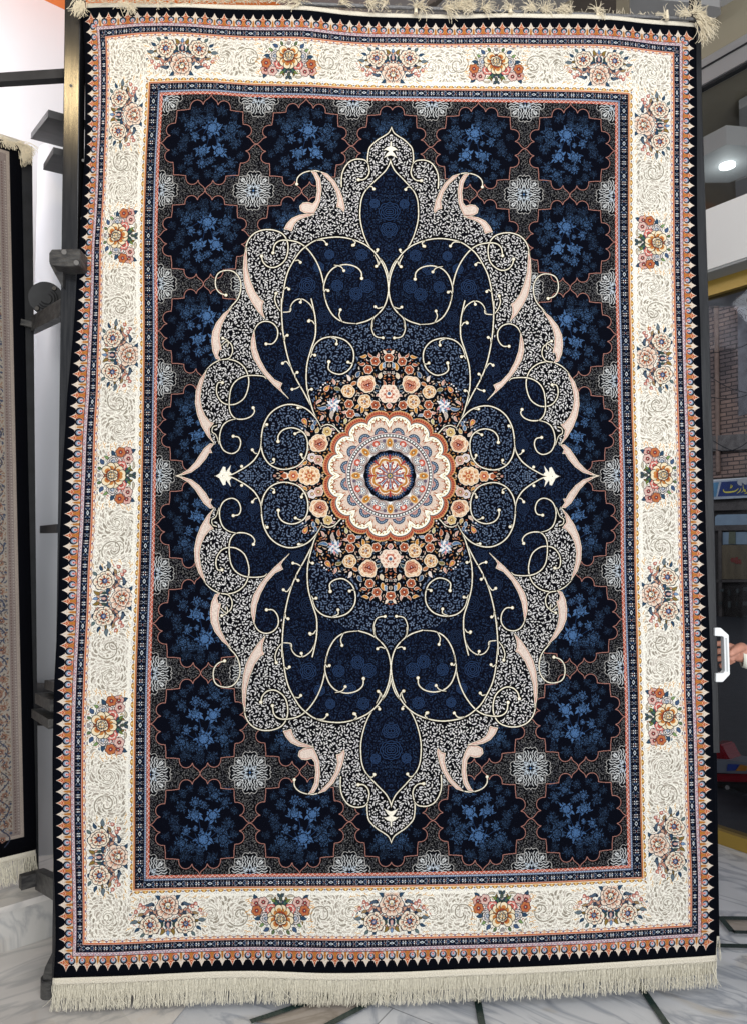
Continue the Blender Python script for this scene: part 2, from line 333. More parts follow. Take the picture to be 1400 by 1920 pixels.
def rosette(c,x,y,rng,Z):
    P=ROSETTE+[x,y]
    c.poly(P,(5,8,20),True)
    # the blue spray, thinning out to single knots towards the rim
    F=[(-65,-110,100,1),(165,-100,105,1),(45,200,120,1),(-55,-270,75,.75),(185,-350,100,.6),(315,-260,85,.5),(-235,-220,80,.5),(-335,-50,75,.35),(-295,50,85,.35),(-175,80,65,.8),(-235,240,105,.6),(-105,290,70,.5),(295,200,115,.6),(365,0,85,.45),(285,80,60,.5),(-15,440,85,.25),(155,430,90,.35),(-185,400,85,.25),(325,370,65,.25),(25,-410,60,.4),(-125,-450,55,.3),(135,-460,60,.4),(-215,-380,60,.4),(60,-230,55,.7),(-420,-130,60,.3),(430,-160,60,.3),(-430,150,60,.25),(430,130,60,.3),(-330,330,70,.3),(-330,-330,60,.3),(340,-400,60,.35),(0,330,70,.5),(-60,-130,60,.6),(230,80,50,.6),(150,50,40,.8),(-60,60,35,.9),(20,90,35,.9)]
    for j,(fx,fy,fr,d) in enumerate(F):
        cx,cy=x-fx/7,y+fy/7; r=fr/7*1.18
        n=6+j%4; b=c.box(cx-r*1.25,cy-r*1.25,cx+r*1.25,cy+r*1.25)
        if b[2]<=b[0] or b[3]<=b[1]: continue
        m=np.zeros((b[3]-b[1],b[2]-b[0]),bool); rj=random.Random(j*7+1)
        def add(P_):
            b2,m2=c.pmask(P_)
            if m2 is None: return
            y0,x0=max(b[1],b2[1]),max(b[0],b2[0]); y1,x1=min(b[3],b2[3]),min(b[2],b2[2])
            if y1>y0 and x1>x0: m[y0-b[1]:y1-b[1],x0-b[0]:x1-b[0]]|=m2[y0-b2[1]:y1-b2[1],x0-b2[0]:x1-b2[0]]
        for h in range(n+4):
            t_=h*2.4+j; L_=r*rj.uniform(.7,1.15); add(comma(cx+L_*.5*math.cos(t_),cy+L_*.5*math.sin(t_),t_,L_,r*rj.uniform(.3,.5),rj.choice((-.7,.7))))
        add(np.c_[cx+r*.5*np.cos(_q),cy+r*.5*np.sin(_q)])
        sl=(slice(b[1],b[3]),slice(b[0],b[2]))
        z=Z[sl]
        XX=(np.arange(b[0],b[2])+.5)/c.S-cx; YY=((np.arange(b[1],b[3])+.5)/c.S-cy)[:,None]
        ang=np.arctan2(YY,XX); rad=np.hypot(XX,YY)/r
        vein=(np.abs(np.sin(n*ang/2+3*rad+j))<.22)&(rad>.25)|(np.abs(rad-.45)<.05)
        keep=m&(z<d*.95)&~(vein&(z<.8))
        k=.55+.62*d
        c.put(b,keep,tuple(v*k for v in BLUE)); c.put(b,m&(z>=d*.95)&(z<.5+.5*d),tuple(v*.42 for v in BLUE))
    for (a,b_) in [((-60,120),(-10,330)),((120,-20),(60,140)),((-20,-60),(0,160)),((250,60),(90,200)),((-160,140),(0,260))]:
        c.stroke(spl([(x-a[0]/7,y+a[1]/7),(x-(a[0]*.5+b_[0]*.5+14)/7,y+(a[1]+b_[1])/14),(x-b_[0]/7,y+b_[1]/7)],4),1.0,(26,52,92))
    Pc=np.vstack([P,P[:1]]); c.stroke(Pc,1.45,(166,110,98),True)
def snow(c,x,y):
    P=SNOW+[x,y]; c.poly(P,(9,10,16),True); 
    W=(205,208,208); B=(176,188,198)
    rj=random.Random(3)
    for j in range(46):
        t_=rj.uniform(0,math.pi/4); q_=rj.uniform(9,33)
        for e in range(8):
            u_,v_=q_*math.cos(t_),q_*math.sin(t_)
            if e&1: u_,v_=v_,u_
            if e&2: u_=-u_
            if e&4: v_=-v_
            c.poly(comma(x+u_,y+v_,math.atan2(v_,u_),4.6,1.5,(.8 if e in (0,3,5,6) else -.8)),(112,112,114))
    for k in range(4):
        a=k*math.pi/2
        def T(p): return rot(p,a,x,y)
        for s in (-1,1):
            c.stroke(T(spl([(12,s*3),(17,s*2.2),(21,s*4.6),(25,s*3.2),(29,s*3.6),(32,s*5.5)],4)),1.3,W)
            c.stroke(T(spl([(13,s*8.5),(17,s*6.8),(21,s*9.2),(25,s*7.8),(29,s*8.8),(31,s*11)],4)),1.3,W)
            c.stroke(T(spl([(16,s*13),(19,s*11.4),(22,s*13.6),(26,s*12)],4)),1.2,W)
            c.poly(T(comma(9,s*5.5,s*.6,7,3.4,s*.8)),B); c.disc(*T([(13.5,s*13.5)])[0],1.7,W); c.disc(*T([(17.5,s*17.5)])[0],2.3,W)
            c.disc(*T([(17.5,s*17.5)])[0],1.0,(9,10,16)); c.poly(T(comma(22,s*20,s*1.2,8,2.6,-s)),W); c.poly(T(comma(20.5,s*22.5,s*.4,8,2.4,s)),W)
        c.stroke(T([(4,0),(12,3.2),(16,0),(12,-3.2),(4,0)]),1.2,B); c.stroke(T([(17,0),(23,0)]),1.8,W); c.disc(*T([(7.6,0)])[0],1.3,B)
        c.poly(T([(3,3),(7,5.6),(8.5,8.5),(5.6,7)]),B); c.disc(*T([(10.4,10.4)])[0],1.8,B)
    c.disc(x,y,2,(60,100,150))
    c.stroke(np.vstack([P,P[:1]]),1.15,(180,177,172))

def pattern(S=2,seed=7,detail=1.0):
    rng=random.Random(seed); nr=np.random.RandomState(seed)
    HX,HY=602,893.5
    c=Canvas(HX,HY,S,BLACK)
    k=max(1,int(round(S)))
    Z=np.repeat(np.repeat(nr.rand(c.H//k+1,c.W//k+1),k,0),k,1)[:c.H,:c.W]
    XX,YY=np.meshgrid((np.arange(c.W)+.5)/S,(np.arange(c.H)+.5)/S)
    # ---- field: fine grey tracery on black
    field=(XX<435.5)&(YY<721.8)
    c.clip=field
    c.rect(0,0,436,722,(9,9,14))
    for qx in (345.3,165.5,-14.3):
        for qy in (90.2,270.7,451.1,631.6): rosette(c,qx,qy,rng,Z)
    for qx in (75.6,255.4,435.3):
        for qy in (0,180.4,360.9,541.4,721.8): snow(c,qx,qy)
    MED=medallion_shape()
    b,mm=c.pmask(MED); med=np.zeros((c.H,c.W),bool); med[b[1]:b[3],b[0]:b[2]]=mm
    c.clip=None
    scat(c,field&~med&~c.occ,rng,[(84,84,86),(70,70,74),(94,93,92)],6.0,.7,20,int(26000*detail),dotp=.2)
    # ---- medallion
    c.occ[:]=False
    c.clip=field&med
    c.a[c.clip]=np.array((6,9,22))/255.
    b,m=c.pmask(silver_shape()); sil=np.zeros((c.H,c.W),bool); sil[b[1]:b[3],b[0]:b[2]]=m; sil&=med
    c.a[sil]=np.array((8,9,15))/255.
    b,m=c.pmask(slate_shape()); sla=np.zeros((c.H,c.W),bool); sla[b[1]:b[3],b[0]:b[2]]=m; sla&=med&~sil
    c.clip=None
    scrolls(c)                                              # keeps room for the lines
    sv=c.occ.copy()
    scat(c,sil,rng,[SILVER,(208,206,208),(218,216,213)],7.6,.6,22,int(9000*detail),dotp=.35)
    wre=np.hypot(XX/1.0,YY)<0
    b,m=c.pmask(wreath_shape()); wre[b[1]:b[3],b[0]:b[2]]=m
    c.a[wre]=np.array((6,8,16))/255.
    blu=med&~sil&~sla&~wre
    # large tone-on-tone roses, then small leaves
    roses=[(3,505,17),(28,520,9),(3,470,13),(40,360,13),(75,395,12),(150,360,15),(118,300,13),(150,240,16),(60,345,12),(95,360,11),(130,395,10),(185,305,13),(195,205,13),(240,120,14),(170,150,12),(250,60,12),(270,30,13),(225,75,11),(300,12,12),(110,420,9),(50,420,11)]
    c.clip=blu
    for (x,y,r) in roses:
        d=(32,54,92) if y>330 or x<10 else (24,40,68)
        for j in range(4):
            th=np.linspace(0,2*np.pi,60); rr=r*(1-j*.24)*(.88+.12*np.abs(np.cos(3.5*th+j)))
            c.stroke(np.c_[x+rr*np.cos(th),y+rr*np.sin(th)],1.5,d,True)
    c.clip=None
    def dn(x,y):
        return 1.0 if y>300 else .75
    scat(c,blu,rng,[DBLUE,(17,30,54),(28,46,76)],7.6,.7,20,int(16000*detail),dotp=.3,flw=.16,dens=dn)
    c.clip=blu; sp=blu&(Z<.09)&~c.occ; c.a[sp]=np.array((15,29,58))/255.; c.clip=None
    scat(c,sla&~wre,rng,[SLATE,(72,90,118),(94,112,140)],8.4,.9,26,int(7000*detail),dotp=.3,flw=.35)
    wreath(c,rng,wre)
    c.clip=field
    scrolls(c)
    crescents(c)
    c.clip=None
    centre(c)
    # ---- borders
    borders(c,rng,XX,YY)
    g=c.a.mean(2,keepdims=True); c.a=g+(c.a-g)*.86
    c.a+=((nr.rand(c.H,c.W)<.0012)*nr.rand(c.H,c.W)*.22)[...,None].astype(np.float32)
    return c

def S_(f,p): return f(p)
def medallion_shape():
    return np.vstack([ [(0,0),(-5,0)],[(-5,690)],
      c6([(598,100),(560,180),(500,225),(440,260),(380,310),(335,365),(320,440),(318,520),(322,545),(290,515),(240,500),(170,500),(100,530),(50,590),(20,660),(10,740),(14,800)]),
      c2([(1045,165),(1000,110),(960,80),(920,65),(880,65),(905,90),(918,130),(925,190),(920,245),(900,272),(870,262),(840,265),(820,285),(825,312),(850,328),(800,352),(765,378),(745,405),(728,435),(700,445),(680,440),(620,430),(560,445),(520,480),(500,520),(484,600),(478,680),(484,760),(470,820),(440,870),(400,915),(365,955),(330,1000)]),
      c3([(310,145),(282,205),(273,265),(280,325),(300,372),(330,382),(280,405),(230,450),(190,510),(168,580),(165,650),(180,720),(205,790),(240,850),(285,903),(265,905),(225,935),(195,975),(165,1020),(120,1065),(60,1098),(20,1108)]),[(408,-5),(0,-5)]])
def silver_shape():
    return np.vstack([ [(-5,690)],c6([(598,100),(560,180),(500,225),(440,260),(380,310),(335,365),(320,440),(318,520),(322,545),(290,515),(240,500),(170,500),(100,530),(50,590),(20,660),(10,740),(14,800)]),
      c2([(1045,165),(1000,110),(960,80),(940,75),(950,180),(945,250),(930,290),(908,335),(850,350),(800,375),(775,440),(728,440),(700,445),(680,440),(620,430),(560,445),(520,480),(500,520),(490,600),(478,680),(484,760),(470,820),(440,870),(400,915),(365,955),(330,1000)]),
      c3([(310,145),(290,205),(285,265),(290,325),(305,372),(330,382),(280,405),(230,450),(190,510),(175,580),(170,650),(185,720),(215,790),(250,850),(285,903),(322,905),(322,870),(335,810),(370,762),(430,748),(400,720),(386,680),(388,610),(400,550),(430,510),(480,485),(540,478),(610,485),(560,410),(530,340),(525,270),(550,190),(575,155),(620,140),(665,155),(690,190),(705,250),(722,200),(716,100),(716,0)]),
      c2([(718,960),(722,880),(735,780),(755,700),(790,630),(830,570),(865,545),(900,510),(960,490),(1040,480),(1110,485),(1180,505),(1240,535)]),
      c6([(370,1560),(310,1450),(270,1330),(245,1200),(245,1080),(260,970),(300,880),(370,800),(450,720),(530,640),(575,560),(592,490)]),[(-5,590)]])
def slate_shape():
    return np.vstack([[(-5,-5)],[(-5,395)],c2([(1372,830),(1350,910),(1310,960),(1285,1010)]),c3([(1270,150),(1180,165),(1100,175),(1060,195),(1010,215),(925,250),(890,340),(870,440),(868,520),(880,620),(905,700),(935,770),(900,720),(850,680),(800,662),(740,660),(690,680),(640,720),(605,780),(588,840),(583,910),(560,970),(500,1040),(440,1085),(400,1120)]),[(300,-5)]])
def wreath_shape():
    return np.vstack([[(-5,-5)],[(-5,238)],c7([(1335,85),(1240,110),(1130,140),(1000,150),(940,300),(880,440),(720,480),(600,495),(490,560),(420,650),(390,760),(370,900),(420,1020),(450,1100),(360,1040),(260,990),(200,1000),(215,1080),(280,1160),(290,1300),(280,1450),(240,1560),(120,1620)]),[(208,16),(218,-5)]])

def ln(c,p,f,w=2.5,bulb=True,t0=1.2):
    q=spl(f(p),6)
    n=len(q); ww=np.full(n,w); m=min(10,n//3); ww[:m]=np.linspace(t0,w,m)
    c.stroke(q,ww+1.4,(10,10,14),True)
    ww=ww*.86; c.stroke(q,ww+.2,(204,190,150),True); c.stroke(q,ww*.7,IVORY)
    if bulb: c.disc(q[-1][0],q[-1][1],w*.85+1.0,(216,196,146),True); c.disc(q[-1][0],q[-1][1],w*.7+.8,IVORY)
def scrolls(c):
    # top and outline
    ln(c,[(598,95),(560,180),(500,225),(440,260),(380,310),(335,365),(320,440),(318,520),(335,600),(340,660),(315,715),(270,745),(215,745)],c6)
    ln(c,[(330,560),(290,515),(240,500),(170,500),(100,530),(50,590),(20,660),(10,740),(14,830)],c6,bulb=False)
    ln(c,[(602,430),(592,500),(575,560),(530,640),(450,720),(370,800),(300,880),(260,970),(245,1080),(245,1200),(270,1330),(310,1450),(370,1560),(450,1650),(530,1750),(570,1850),(585,1930)],c6,w=2.3,bulb=False)
    ln(c,[(320,860),(345,830),(380,830),(400,858)],c6,w=2.1)
    ln(c,[(380,1570),(420,1605),(450,1610),(455,1585)],c6,w=2.1)
    ln(c,[(420,1650),(455,1720),(460,1760),(440,1785)],c6,w=2.1)
    ln(c,[(165,1475),(188,1500),(185,1530),(165,1532)],c6,w=2.1)
    # hook with the two blades
    ln(c,[(1062,210),(1040,160),(1000,110),(960,80),(920,66),(880,65),(830,80),(800,110),(797,148)],c2,w=2.2)
    # big looping line on the shoulder
    ln(c,[(484,660),(484,600),(498,525),(520,480),(560,447),(620,432),(680,440),(725,465),(750,510),(755,560),(742,615),(712,650),(670,670),(628,662),(600,632),(592,598)],c2)
    ln(c,[(1180,1022),(1100,1012),(1040,975),(1000,910),(982,840),(975,770),(955,690),(920,615),(870,550),(820,515),(760,500),(705,502),(672,528),(662,578)],c2)
    ln(c,[(718,1067),(717,980),(722,880),(735,780),(755,700),(790,630),(830,570),(870,535),(910,508),(960,490),(1040,480),(1110,485),(1180,505),(1240,535),(1290,580),(1330,640),(1355,700),(1368,760),(1370,830),(1350,905),(1310,958),(1250,1000),(1180,1022)],c2,bulb=False)
    ln(c,[(985,870),(976,800),(988,745),(1012,698),(1050,666),(1110,652),(1170,665),(1205,697),(1210,738)],c2)
    ln(c,[(1040,655),(1080,665),(1100,690)],c2,w=2.1)
    ln(c,[(1310,958),(1280,990),(1275,1040)],c2,w=2.1,bulb=False); ln(c,[(1275,130),(1270,180),(1285,225),(1310,240),(1338,242)],c3,w=2.1)
    for p in [[(930,500),(970,500),(992,525)],[(1150,495),(1168,512),(1158,530)],[(1320,625),(1312,650),(1298,662)],[(800,628),(820,625),(832,638)],[(732,808),(750,795),(762,806)],[(978,825),(990,808),(1004,815)],[(1340,915),(1310,925),(1292,915)],[(1090,1010),(1072,970),(1080,935)],[(765,945),(780,900),(810,872),(850,870),(895,905),(918,960),(925,1030)],[(835,868),(838,875),(834,888)],[(925,1025),(905,1002),(888,1002)]]:
        ln(c,p,c2,w=2.1,bulb=len(p)<6)
    ln(c,[(716,950),(740,950),(770,945),(775,925)],c2,w=2.0,bulb=False); ln(c,[(716,950),(690,915),(675,870),(683,832)],c2,w=2.2)
    ln(c,[(330,1000),(365,955),(400,915),(440,870),(460,820),(462,760),(440,715),(405,690),(360,688),(320,705),(302,745),(305,795),(330,828),(368,842)],c2,w=2.3)
    # long stems down to the heart of the medallion
    ln(c,[(955,800),(900,680),(850,580),(800,490),(765,400),(740,300),(725,200),(718,100),(717,0)],c3,bulb=False)
    ln(c,[(955,800),(915,720),(890,640),(872,560),(868,480),(875,400),(900,310),(925,230),(926,130),(912,50),(900,0)],c3,bulb=False)
    ln(c,[(895,360),(920,290),(970,248),(1040,238),(1110,260),(1152,310),(1160,370),(1140,430),(1090,468),(1040,465),(1005,438),(1008,393)],c3)
    for p in [[(735,260),(738,235),(752,228)],[(922,160),(905,138),(885,140)],[(770,425),(745,392),(722,403)],[(800,495),(798,470),(812,460)],[(830,545),(805,560),(780,565)],[(895,365),(905,348),(922,352)],[(875,600),(882,570),(900,565)],[(1020,240),(1055,255),(1055,282)],[(1155,400),(1140,402),(1125,395)],[(905,725),(860,685),(815,680)],[(610,800),(610,780),(622,785)],[(860,850),(830,830),(795,842)],[(640,1030),(665,1020),(662,1002)],[(855,985),(840,995),(832,972)],[(560,965),(545,962),(530,942)],[(490,1048),(475,1055),(462,1045)]]:
        ln(c,p,c3,w=2.1)
    ln(c,[(955,800),(920,740),(870,690),(810,665),(750,660),(690,680),(640,720),(605,780),(590,840),(585,910),(600,980),(640,1035),(700,1062),(760,1060),(820,1035),(860,980),(872,910),(858,850),(820,817),(770,805),(720,820),(692,855),(690,890)],c3)
    ln(c,[(588,870),(578,940),(545,1000),(500,1040),(450,1070),(400,1095),(345,1106)],c3,bulb=False)
    ln(c,[(955,800),(990,785),(1030,795),(1065,830),(1075,840)],c3,w=2.1,bulb=False)
    # curls of the lower shoulder
    ln(c,[(548,215),(552,185),(578,153),(620,140),(665,155),(692,195),(688,245),(660,280),(620,282)],c3,w=2.3)
    ln(c,[(230,450),(280,405),(340,380),(400,380),(450,400),(490,440),(510,500),(505,560),(480,620),(430,655),(380,660),(340,645),(310,605),(303,560),(315,525),(342,523)],c3,w=2.3)
    ln(c,[(620,500),(600,484),(540,478),(480,485),(430,512),(400,555),(388,610),(386,680),(400,722),(430,748),(480,750),(525,732),(545,703),(537,680)],c3,w=2.3)
    ln(c,[(430,748),(380,762),(345,790),(326,840),(325,895),(350,945),(400,965),(440,945),(457,900),(445,865),(410,857)],c3,w=2.3)
    ln(c,[(330,300),(370,265),(400,285),(408,330),(385,370),(340,380)],c3,w=2.1,bulb=False); ln(c,[(375,300),(380,265),(345,245)],c3,w=2.1)
    ln(c,[(320,905),(300,850),(275,830),(280,800),(305,790)],c3,w=1.8,bulb=False)
    # fleurons at the tips
    F=c6([(599,250),(580,300),(578,345),(540,360),(495,395),(530,390),(570,405),(545,430),(525,460),(500,490),(540,470),(585,455),(599,500)])
    c.poly(np.vstack([F,[(-6,F[-1][1])],[(-6,F[0][1])]]),IVORY,True)
    F=c3([(290,1107),(320,1090),(345,1045),(360,1050),(362,1080),(395,1035),(385,1075),(402,1095),(340,1107)])
    c.poly(np.vstack([F,F[::-1]*[1,-1]]),IVORY,True)
    c.poly(np.vstack([c3([(20,1107),(90,1095),(140,1080),(100,1090),(60,1112)])]),IVORY,True)
def crescents(c):
    CR=[(c2,[(940,70),(985,85),(1030,130),(1065,190),(1085,240),(1098,300),(1092,322),(1070,297),(1048,292),(1055,245),(1040,190),(1010,140),(970,100)]),
     (c2,[(880,65),(915,75),(940,115),(950,180),(945,250),(930,290),(910,330),(890,334),(850,327),(825,312),(820,285),(840,265),(870,262),(900,272),(918,250),(925,190),(918,130),(900,90)]),
     (c2,[(915,336),(870,335),(820,342),(775,362),(745,395),(728,430),(750,432),(775,442),(785,410),(802,382),(835,362),(875,350)]),
     (c2,[(497,540),(482,600),(478,680),(484,760),(500,825),(530,885),(570,945),(614,992),(598,945),(597,905),(608,882),(585,870),(550,820),(522,750),(504,680),(499,600)]),
     (c3,[(405,52),(350,95),(305,150),(280,205),(273,265),(280,325),(300,372),(332,384),(312,352),(322,320),(338,318),(326,270),(325,220),(338,165),(368,105)]),
     (c3,[(240,445),(195,505),(170,575),(165,650),(178,720),(205,790),(245,855),(292,907),(264,860),(256,810),(285,775),(262,768),(230,730),(207,680),(197,620),(206,550),(225,490)]),
     (c3,[(285,905),(262,903),(225,932),(195,975),(165,1020),(120,1065),(60,1098),(20,1108),(90,1095),(140,1080),(190,1045),(235,995),(255,960),(274,960),(262,935)]),
     (c3,[(545,195),(527,260),(525,310),(540,370),(575,430),(620,487),(665,537),(715,582),(757,622),(718,578),(705,555),(718,528),(670,505),(620,450),(582,380),(558,310),(550,250)])]
    for f,p in CR:
        q=f(p); cl=np.vstack([q,q[:1]])
        c.stroke(cl,2.8,(12,12,14)); c.poly(q,(214,196,182)); c.stroke(cl,1.1,(228,214,190))
        m=q.mean(0); 
        # red thread just inside the edge
        b,mk=c.pmask(q)
        if mk is not None:
            e=mk.copy(); r=int(2.3*c.S)
            er=mk.copy()
            for d in range(1,r+1):
                for ax in (0,1):
                    er&=np.roll(mk,d,ax)&np.roll(mk,-d,ax)
            r2=int(1.3*c.S); e2=mk.copy()
            for d in range(1,r2+1):
                for ax in (0,1): e2&=np.roll(mk,d,ax)&np.roll(mk,-d,ax)
            c.put(b,e2&~er,REDL)
def wreath(c,rng,wre):
    keep=c.occ.copy(); c.occ[wre]=False
    old=c.clip
    out=(240,224,205)
    def P(x,y): return c7([(x,y)])[0]
    OR=(170,86,52); CG=(204,162,108); PK=(200,146,132)
    # stems and leaves behind
    for (x,y,a,L,w,col) in [(950,420,-1.2,14,7,(66,92,124)),(1190,590,.5,12,6,(52,76,84)),(880,555,2.6,14,6,(178,106,58)),(690,620,.2,14,6,(120,108,60)),(480,880,3.0,20,6,(80,112,150)),(430,790,2.5,14,4,PK),(640,520,-1.8,13,4,PK),(600,970,1.8,16,6,(176,160,150)),(680,1020,1.7,14,6,OR),(480,1010,2.0,13,4,PK),(830,470,-1.9,14,5,(216,200,190)),(1000,900,1.6,13,6,GOLD),(930,860,2.4,12,5,GOLD),(1060,950,.8,10,4,(210,190,170)),(1100,800,-.5,11,5,GREYB),(780,1050,1.7,12,5,(190,180,120)),(940,960,.1,12,5,GREYB),(770,930,3.0,12,5,PK),(360,1110,-1.4,14,6,(80,112,150)),(390,1060,-1.2,12,5,(60,90,130)),(420,1160,-1.0,12,6,(190,160,100)),(280,1200,-2.4,14,5,(200,170,150)),(1240,320,-1.5,16,6,GOLD),(1280,300,-1.5,13,5,(110,140,170)),(1290,550,-1.6,16,4,OR),(1020,200,2.8,14,5,GOLD),(1100,180,-2.4,12,4,OR),(1210,180,-1.2,11,4,PK),(1000,300,2.9,12,5,OR),(960,520,2.4,12,5,(80,100,130)),(620,1150,0,9,4,(170,130,130)),(1200,700,3.0,10,5,PK),(1290,130,-2.0,9,4,(220,200,180)),(1230,440,-1.5,12,7,(210,190,160)),(260,1590,-.6,11,5,GOLD),(470,1620,.9,10,5,(190,170,160)),(190,1630,2.8,9,4,PK)]:
        x,y=P(x,y); leaf(c,x,y,math.pi-a if False else math.atan2(-math.sin(a),-math.cos(a)),L,w,col,out,rng.choice((-.9,.9)))
    # lily
    x,y=P(640,830)
    for k_ in range(11):
        a=-2.6+k_*.5; leaf(c,x+8*math.cos(a),y+8*math.sin(a),a,15,5.5,[(208,120,130),(100,130,165),(226,222,224),(90,120,156)][k_%4],out,.4)
    for i in range(3):
        for j in range(4): leaf(c,x-5+i*5,y-6+j*4.2,.2,5,3,[(90,124,160),(220,226,230)][(i+j)%2],None,0)
    for (x,y,r,cl) in [(815,650,12,CG),(1030,785,12,CG),(545,1180,8.5,(206,176,110)),(345,1520,8,(200,190,196)),(425,1550,8.5,(196,150,136))]:
        X,Y=P(x,y); (bloom(c,X,Y,r,6,tuple(min(255,v+4) for v in cl),(156,84,40),(110,92,90),out,int(x)) if r>9 else petals(c,X,Y,r,6,cl,(150,110,60),.3+x,out))
    for (x,y) in [(1170,255),(1080,365),(830,820),(845,945),(1165,830),(1335,210)]:
        X,Y=P(x,y); petals(c,max(X,0),Y,8.2,6,OR,(110,40,34),.2,out)
    for (x,y,a) in [(550,610,.9),(260,1055,-1.0)]:
        X,Y=P(x,y); leaf(c,X,Y,math.pi-a,15,8,(190,98,64),out,.1); leaf(c,X,Y,math.pi-a,9,4,(216,170,70),None,.1)
    def rose(X,Y,r,seed):
        bloom(c,X,Y,r,8,(222,186,146),(170,86,50),(190,90,60),out,int(seed*9)); bloom(c,X-r*.12,Y-r*.15,r*.62,6,(210,150,116),(156,62,46),(120,40,36),(150,60,48),int(seed*5))
        c.stroke([(X-r*.4,Y+r*.1),(X+r*.3,Y-r*.2)],1.5,(60,20,22))
    for (x,y,r,s) in [(1060,555,16.5,.4),(430,1330,16.5,1.4)]:
        X,Y=P(x,y); rose(X,Y,r,s)
    X,Y=P(1335,680); X=0
    bloom(c,0,Y,18,10,(224,196,174),(172,86,62),(70,96,120),out,3,a0=.3); c.disc(0,Y-2,7,(190,90,66)); c.disc(0,Y-1,5.4,(236,222,206)); c.disc(0,Y,3.2,(70,96,120)); petals(c,0,Y-23,5,5,PK,(150,50,60),0,out)
    Y=0.0
    bloom(c,146.5,0,19.5,10,(222,184,138),(172,90,50),(200,140,74),out,8); c.disc(146.5,0,6,(190,90,60)); c.disc(146.5,0,4,(230,190,130)); c.disc(146.5,0,2,(170,80,50))
    petals(c,176,0,10,6,(206,140,90),(176,70,50),0,out); c.poly([(186,-5),(186,5),(193,7),(196,2),(204,0),(196,-2),(193,-7)],out,True); c.poly([(188,-3.5),(188,3.5),(193,5),(200,0),(193,-5)],OR)
    for (x,y) in [(470,600),(465,640),(500,565),(530,545),(223,1140),(360,1040),(390,960),(600,1240),(630,1200),(720,1135),(745,1170)]:
        X,Y=P(x,y); c.disc(X,Y,1.6,(226,222,222),True)
    m=wre&~c.occ
    scat(c,m,rng,[(180,112,66),(196,172,148),(84,106,132),(186,140,82),(160,80,50),(200,190,178),(180,128,112)],7.6,1.1,22,3600,dotp=.22,flw=.2)
    c.occ|=keep
